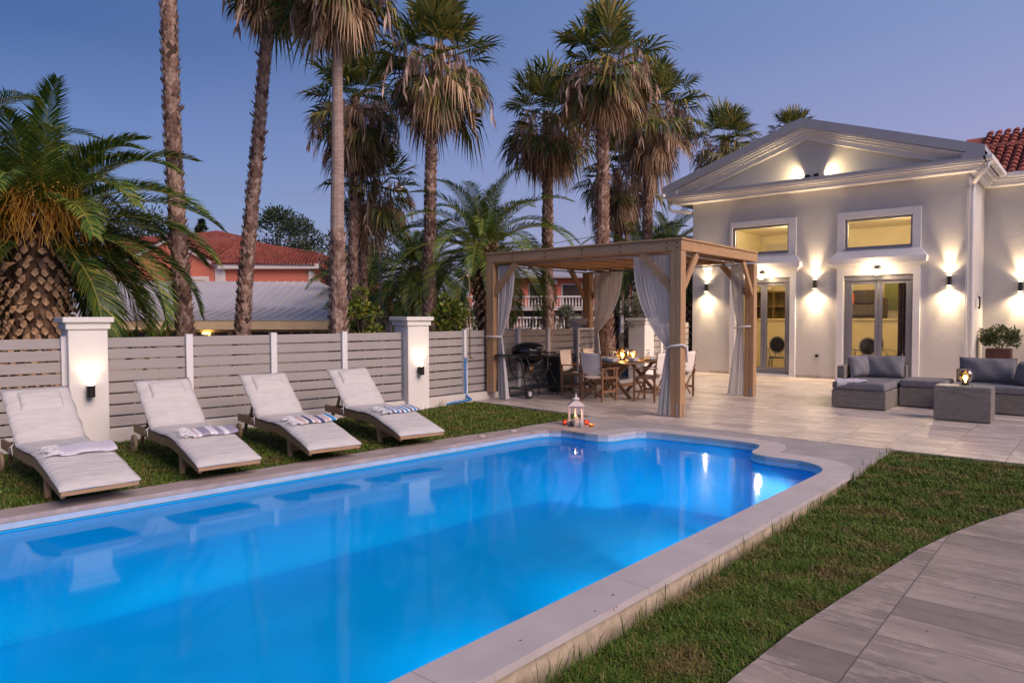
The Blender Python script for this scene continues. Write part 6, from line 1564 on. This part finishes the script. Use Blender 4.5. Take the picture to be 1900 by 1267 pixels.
b = MB(); b.box(-.5,.5,-.3,.4,-.3,2.9); q = bpos(-8.3, 28.5); e = b.build('water_tank_block', M_creamw, bevel=.02); e.location = (q[0], q[1], -.75); e.rotation_euler.z = -YAW; tag(e, 'small cream block wall between the grey roof and the smooth palm trunk', 'wall')
# --- pink apartments with balconies
o = thing('apartment_house', 'two-storey pink apartment house with white balustraded balconies seen through the pergola', 'building', bpos(0, 60), -YAW)
m = MB(); m.box(-3.6, 10.2, 0, 8, -.3, 4.95); m.box(-4.75, -3.601, 0, 8, -.3, 3.55); m.build('wall', M_pinkw2, o)
m = MB(); m.add([(-4.0,-1.0,4.95),(10.5,-1.0,4.95),(10.5,-1.0,5.1),(-4.0,-1.0,5.1),(-3.2,2.5,6.0),(9.8,2.5,6.0),(10.5,9,5.1),(-4,9,5.1),(-4,9,4.95),(10.5,9,4.95)],
   [(0,1,2,3),(3,2,5,4),(4,5,6,7),(3,4,7),(2,6,5),(0,8,9,1),(0,3,7,8),(1,9,6,2)]); m.build('roof', plain('slate_roof', (.34,.34,.38), .6, .05, 1, bump=0), o)
def balcony(m, u0, u1, z0, z1, y):
    m.box(u0, u1, y, y+.2, z1-.14, z1); m.box(u0, u1, y, y+.2, z0, z0+.1); k = u0
    while k < u1: m.lathe([(.04,z0+.1),(.085,z0+.25),(.04,z1-.32),(.06,z1-.14)], (k+.1, y+.1, 0), 6); k += .26
    for uu in (u0, u1): m.box(uu-.12, uu+.12, y-.03, y+.23, z0, z1+.08)
m = MB(); m.box(-3.9, 10.4, -1.3, -.001, 2.25, 2.45); balcony(m, -3.9, 10.3, 2.45, 3.45, -1.35); m.build('balcony', M_wtrim, o)
m = MB(); balcony(m, -4.6, 2.9, .75, 1.72, -1.5); balcony(m, 3.7, 10.2, .75, 1.72, -1.5); m.box(-4.7, 3.0, -1.55, -1.0, -.3, .749); m.box(3.6, 10.3, -1.55, -1.0, -.3, .749); m.build('terrace_wall', M_wtrim, o)
for (a, b, z0, z1) in ((-3.1,-2.2,2.46,4.4),(1.5,2.6,2.46,4.4),(4.3,5.9,2.46,4.4),(8.0,9.2,2.46,4.4),(-3.3,-2.0,.2,2.15),(1.0,2.6,.2,2.15),(4.3,6.0,.2,2.15),(8.3,9.6,.2,2.15),(7.05,7.6,3.6,4.25),(-4.4,-3.85,1.5,2.1)):
    m = MB(); m.box(a-.1, b+.1, -.03, .0, z0, z1+.1); wo = m.build('window', M_wtrim, o); m = MB(); m.box(a, b, -.05, -.031, z0+.0, z1); m.build('pane', M_wind, wo)
for (a, z) in ((-4.2,2.2),(3.5,4.45),(3.1,2.0),(6.2,1.8),(7.2,1.8)):
    m = MB(); m.box(a-.33, a+.33, -.35, -.04, z, z+.42); au = m.build('air_conditioner', M_wtrim, o, bevel=.02); m = MB(); m.tube([(a-.06,-.36,z+.21),(a-.06,-.351,z+.21)], .15, 14); m.build('fan_grille', M_wind, au)
# street lamp, utility pole, cables
t_ = thing('street_lamp', 'street lamp with a conical shade behind the fan palm trunks', 'street lamp', (-16.6,13.5,-.3))
m = MB(); m.tube([(0,0,0),(0,0,5.6),(.06,.06,5.9),(.25,.22,6.1),(.42,.36,6.05),(.46,.39,5.9)], .03, 8); m.build('pole', M_steel, t_, smooth=True)
m = MB(); m.lathe([(.03,.16),(.06,.12),(.24,0),(.22,-.01)], (.46,.39,5.74), 16); m.build('lamp_shade', M_steel, t_, smooth=True)
m = MB(); m.lathe([(.09,0),(.08,-.10),(0,-.13)], (.46,.39,5.73), 12); m.build('globe', emit('street_globe', (.85,.75,.6), .6), t_, smooth=True)
t_ = thing('utility_pole', 'wooden utility pole behind the gate pillar', 'utility pole', (-15.71,26.0,-.3))
m = MB(); m.tube([(0,0,0),(0,0,5.9)], [.13,.09], 10); m.build('pole', plain('pole_wood', (.24,.15,.11), .85, .2, 6), t_, smooth=True)
m = MB(); m.box(-.4,.4,-.04,.04,5.55,5.63); m.build('crossarm', M_br, t_)
for k in (-.3, .3):
    m = MB(); m.lathe([(.03,0),(.045,.03),(.03,.09),(0,.11)], (k,0,5.63), 8); m.build('insulator', M_dark, t_)
m = MB()
for dz in (0, .35):
    A_ = Vector((-15.7,26,5.3-dz)); B_ = Vector((-48,21,7.2-dz)); m.tube([A_.lerp(B_, k/20)+Vector((0,0,-1.6*sin(pi*k/20))) for k in range(21)], .012, 4)
tag(m.build('overhead_cable', M_dark), 'thin overhead cables strung from the utility pole across the street', 'cable')
# small white building behind the gate opening, parked car and rubble wall
o = thing('kiosk', 'small white hut glimpsed right of the utility pole', 'hut', bpos(6.3, 36), -YAW)
m = MB(); m.box(-.75,.9,0,2,-.3,1.9); m.build('wall', M_wtrim, o); m = MB(); m.box(-.95,1.1,-.2,2.2,1.901,2.05); m.build('roof', M_wtrim, o); m = MB(); m.box(-.1,.35,-.03,-.001,-.2,1.3); m.build('door', M_wind, o)
c = thing('parked_car', 'dark parked car seen over the fence beside the left curtain', 'car', bpos(-.05, 38, -.28), -YAW+.3)
m = MB(); prof = [(-1.9,.35),(-1.95,.75),(-1.5,.92),(-1.0,1.0),(-.5,1.38),(.7,1.40),(1.3,1.02),(1.95,.88),(2.0,.35)]
n = len(prof); m.add([(x,-.8,z) for x, z in prof]+[(x,.8,z) for x, z in prof], [tuple(range(n)), tuple(range(2*n-1, n-1, -1))]+[(i, i+n, (i+1) % n+n, (i+1) % n) for i in range(n)]); m.build('body', plain('car_paint', (.05,.055,.07), .25, bump=0), c, bevel=.05)
m = MB(); m.add([(-.9,-.81,1.0),(-.45,-.81,1.32),(.65,-.81,1.33),(1.1,-.81,1.02)], [(0,1,2,3)]); m.build('window', M_wind, c)
for x in (-1.25, 1.3):
    m = MB(); m.tube([(x,-.84,.32),(x,-.62,.32)], .32, 18); m.build('wheel', M_bframe, c)
    m = MB(); m.tube([(x,.62,.32),(x,.84,.32)], .32, 18); m.build('wheel', M_bframe, c)
m = MB(); m.box(-6,14,0,.3,-.3,.9); q = bpos(-3, 34); e = m.build('garden_wall', plain('rubble_wall', (.20,.17,.14), .9, .3, 3, bump=.5), None); e.location = (q[0], q[1], 0); e.rotation_euler.z = -YAW; tag(e, 'low rough grey-brown wall across the street', 'wall')
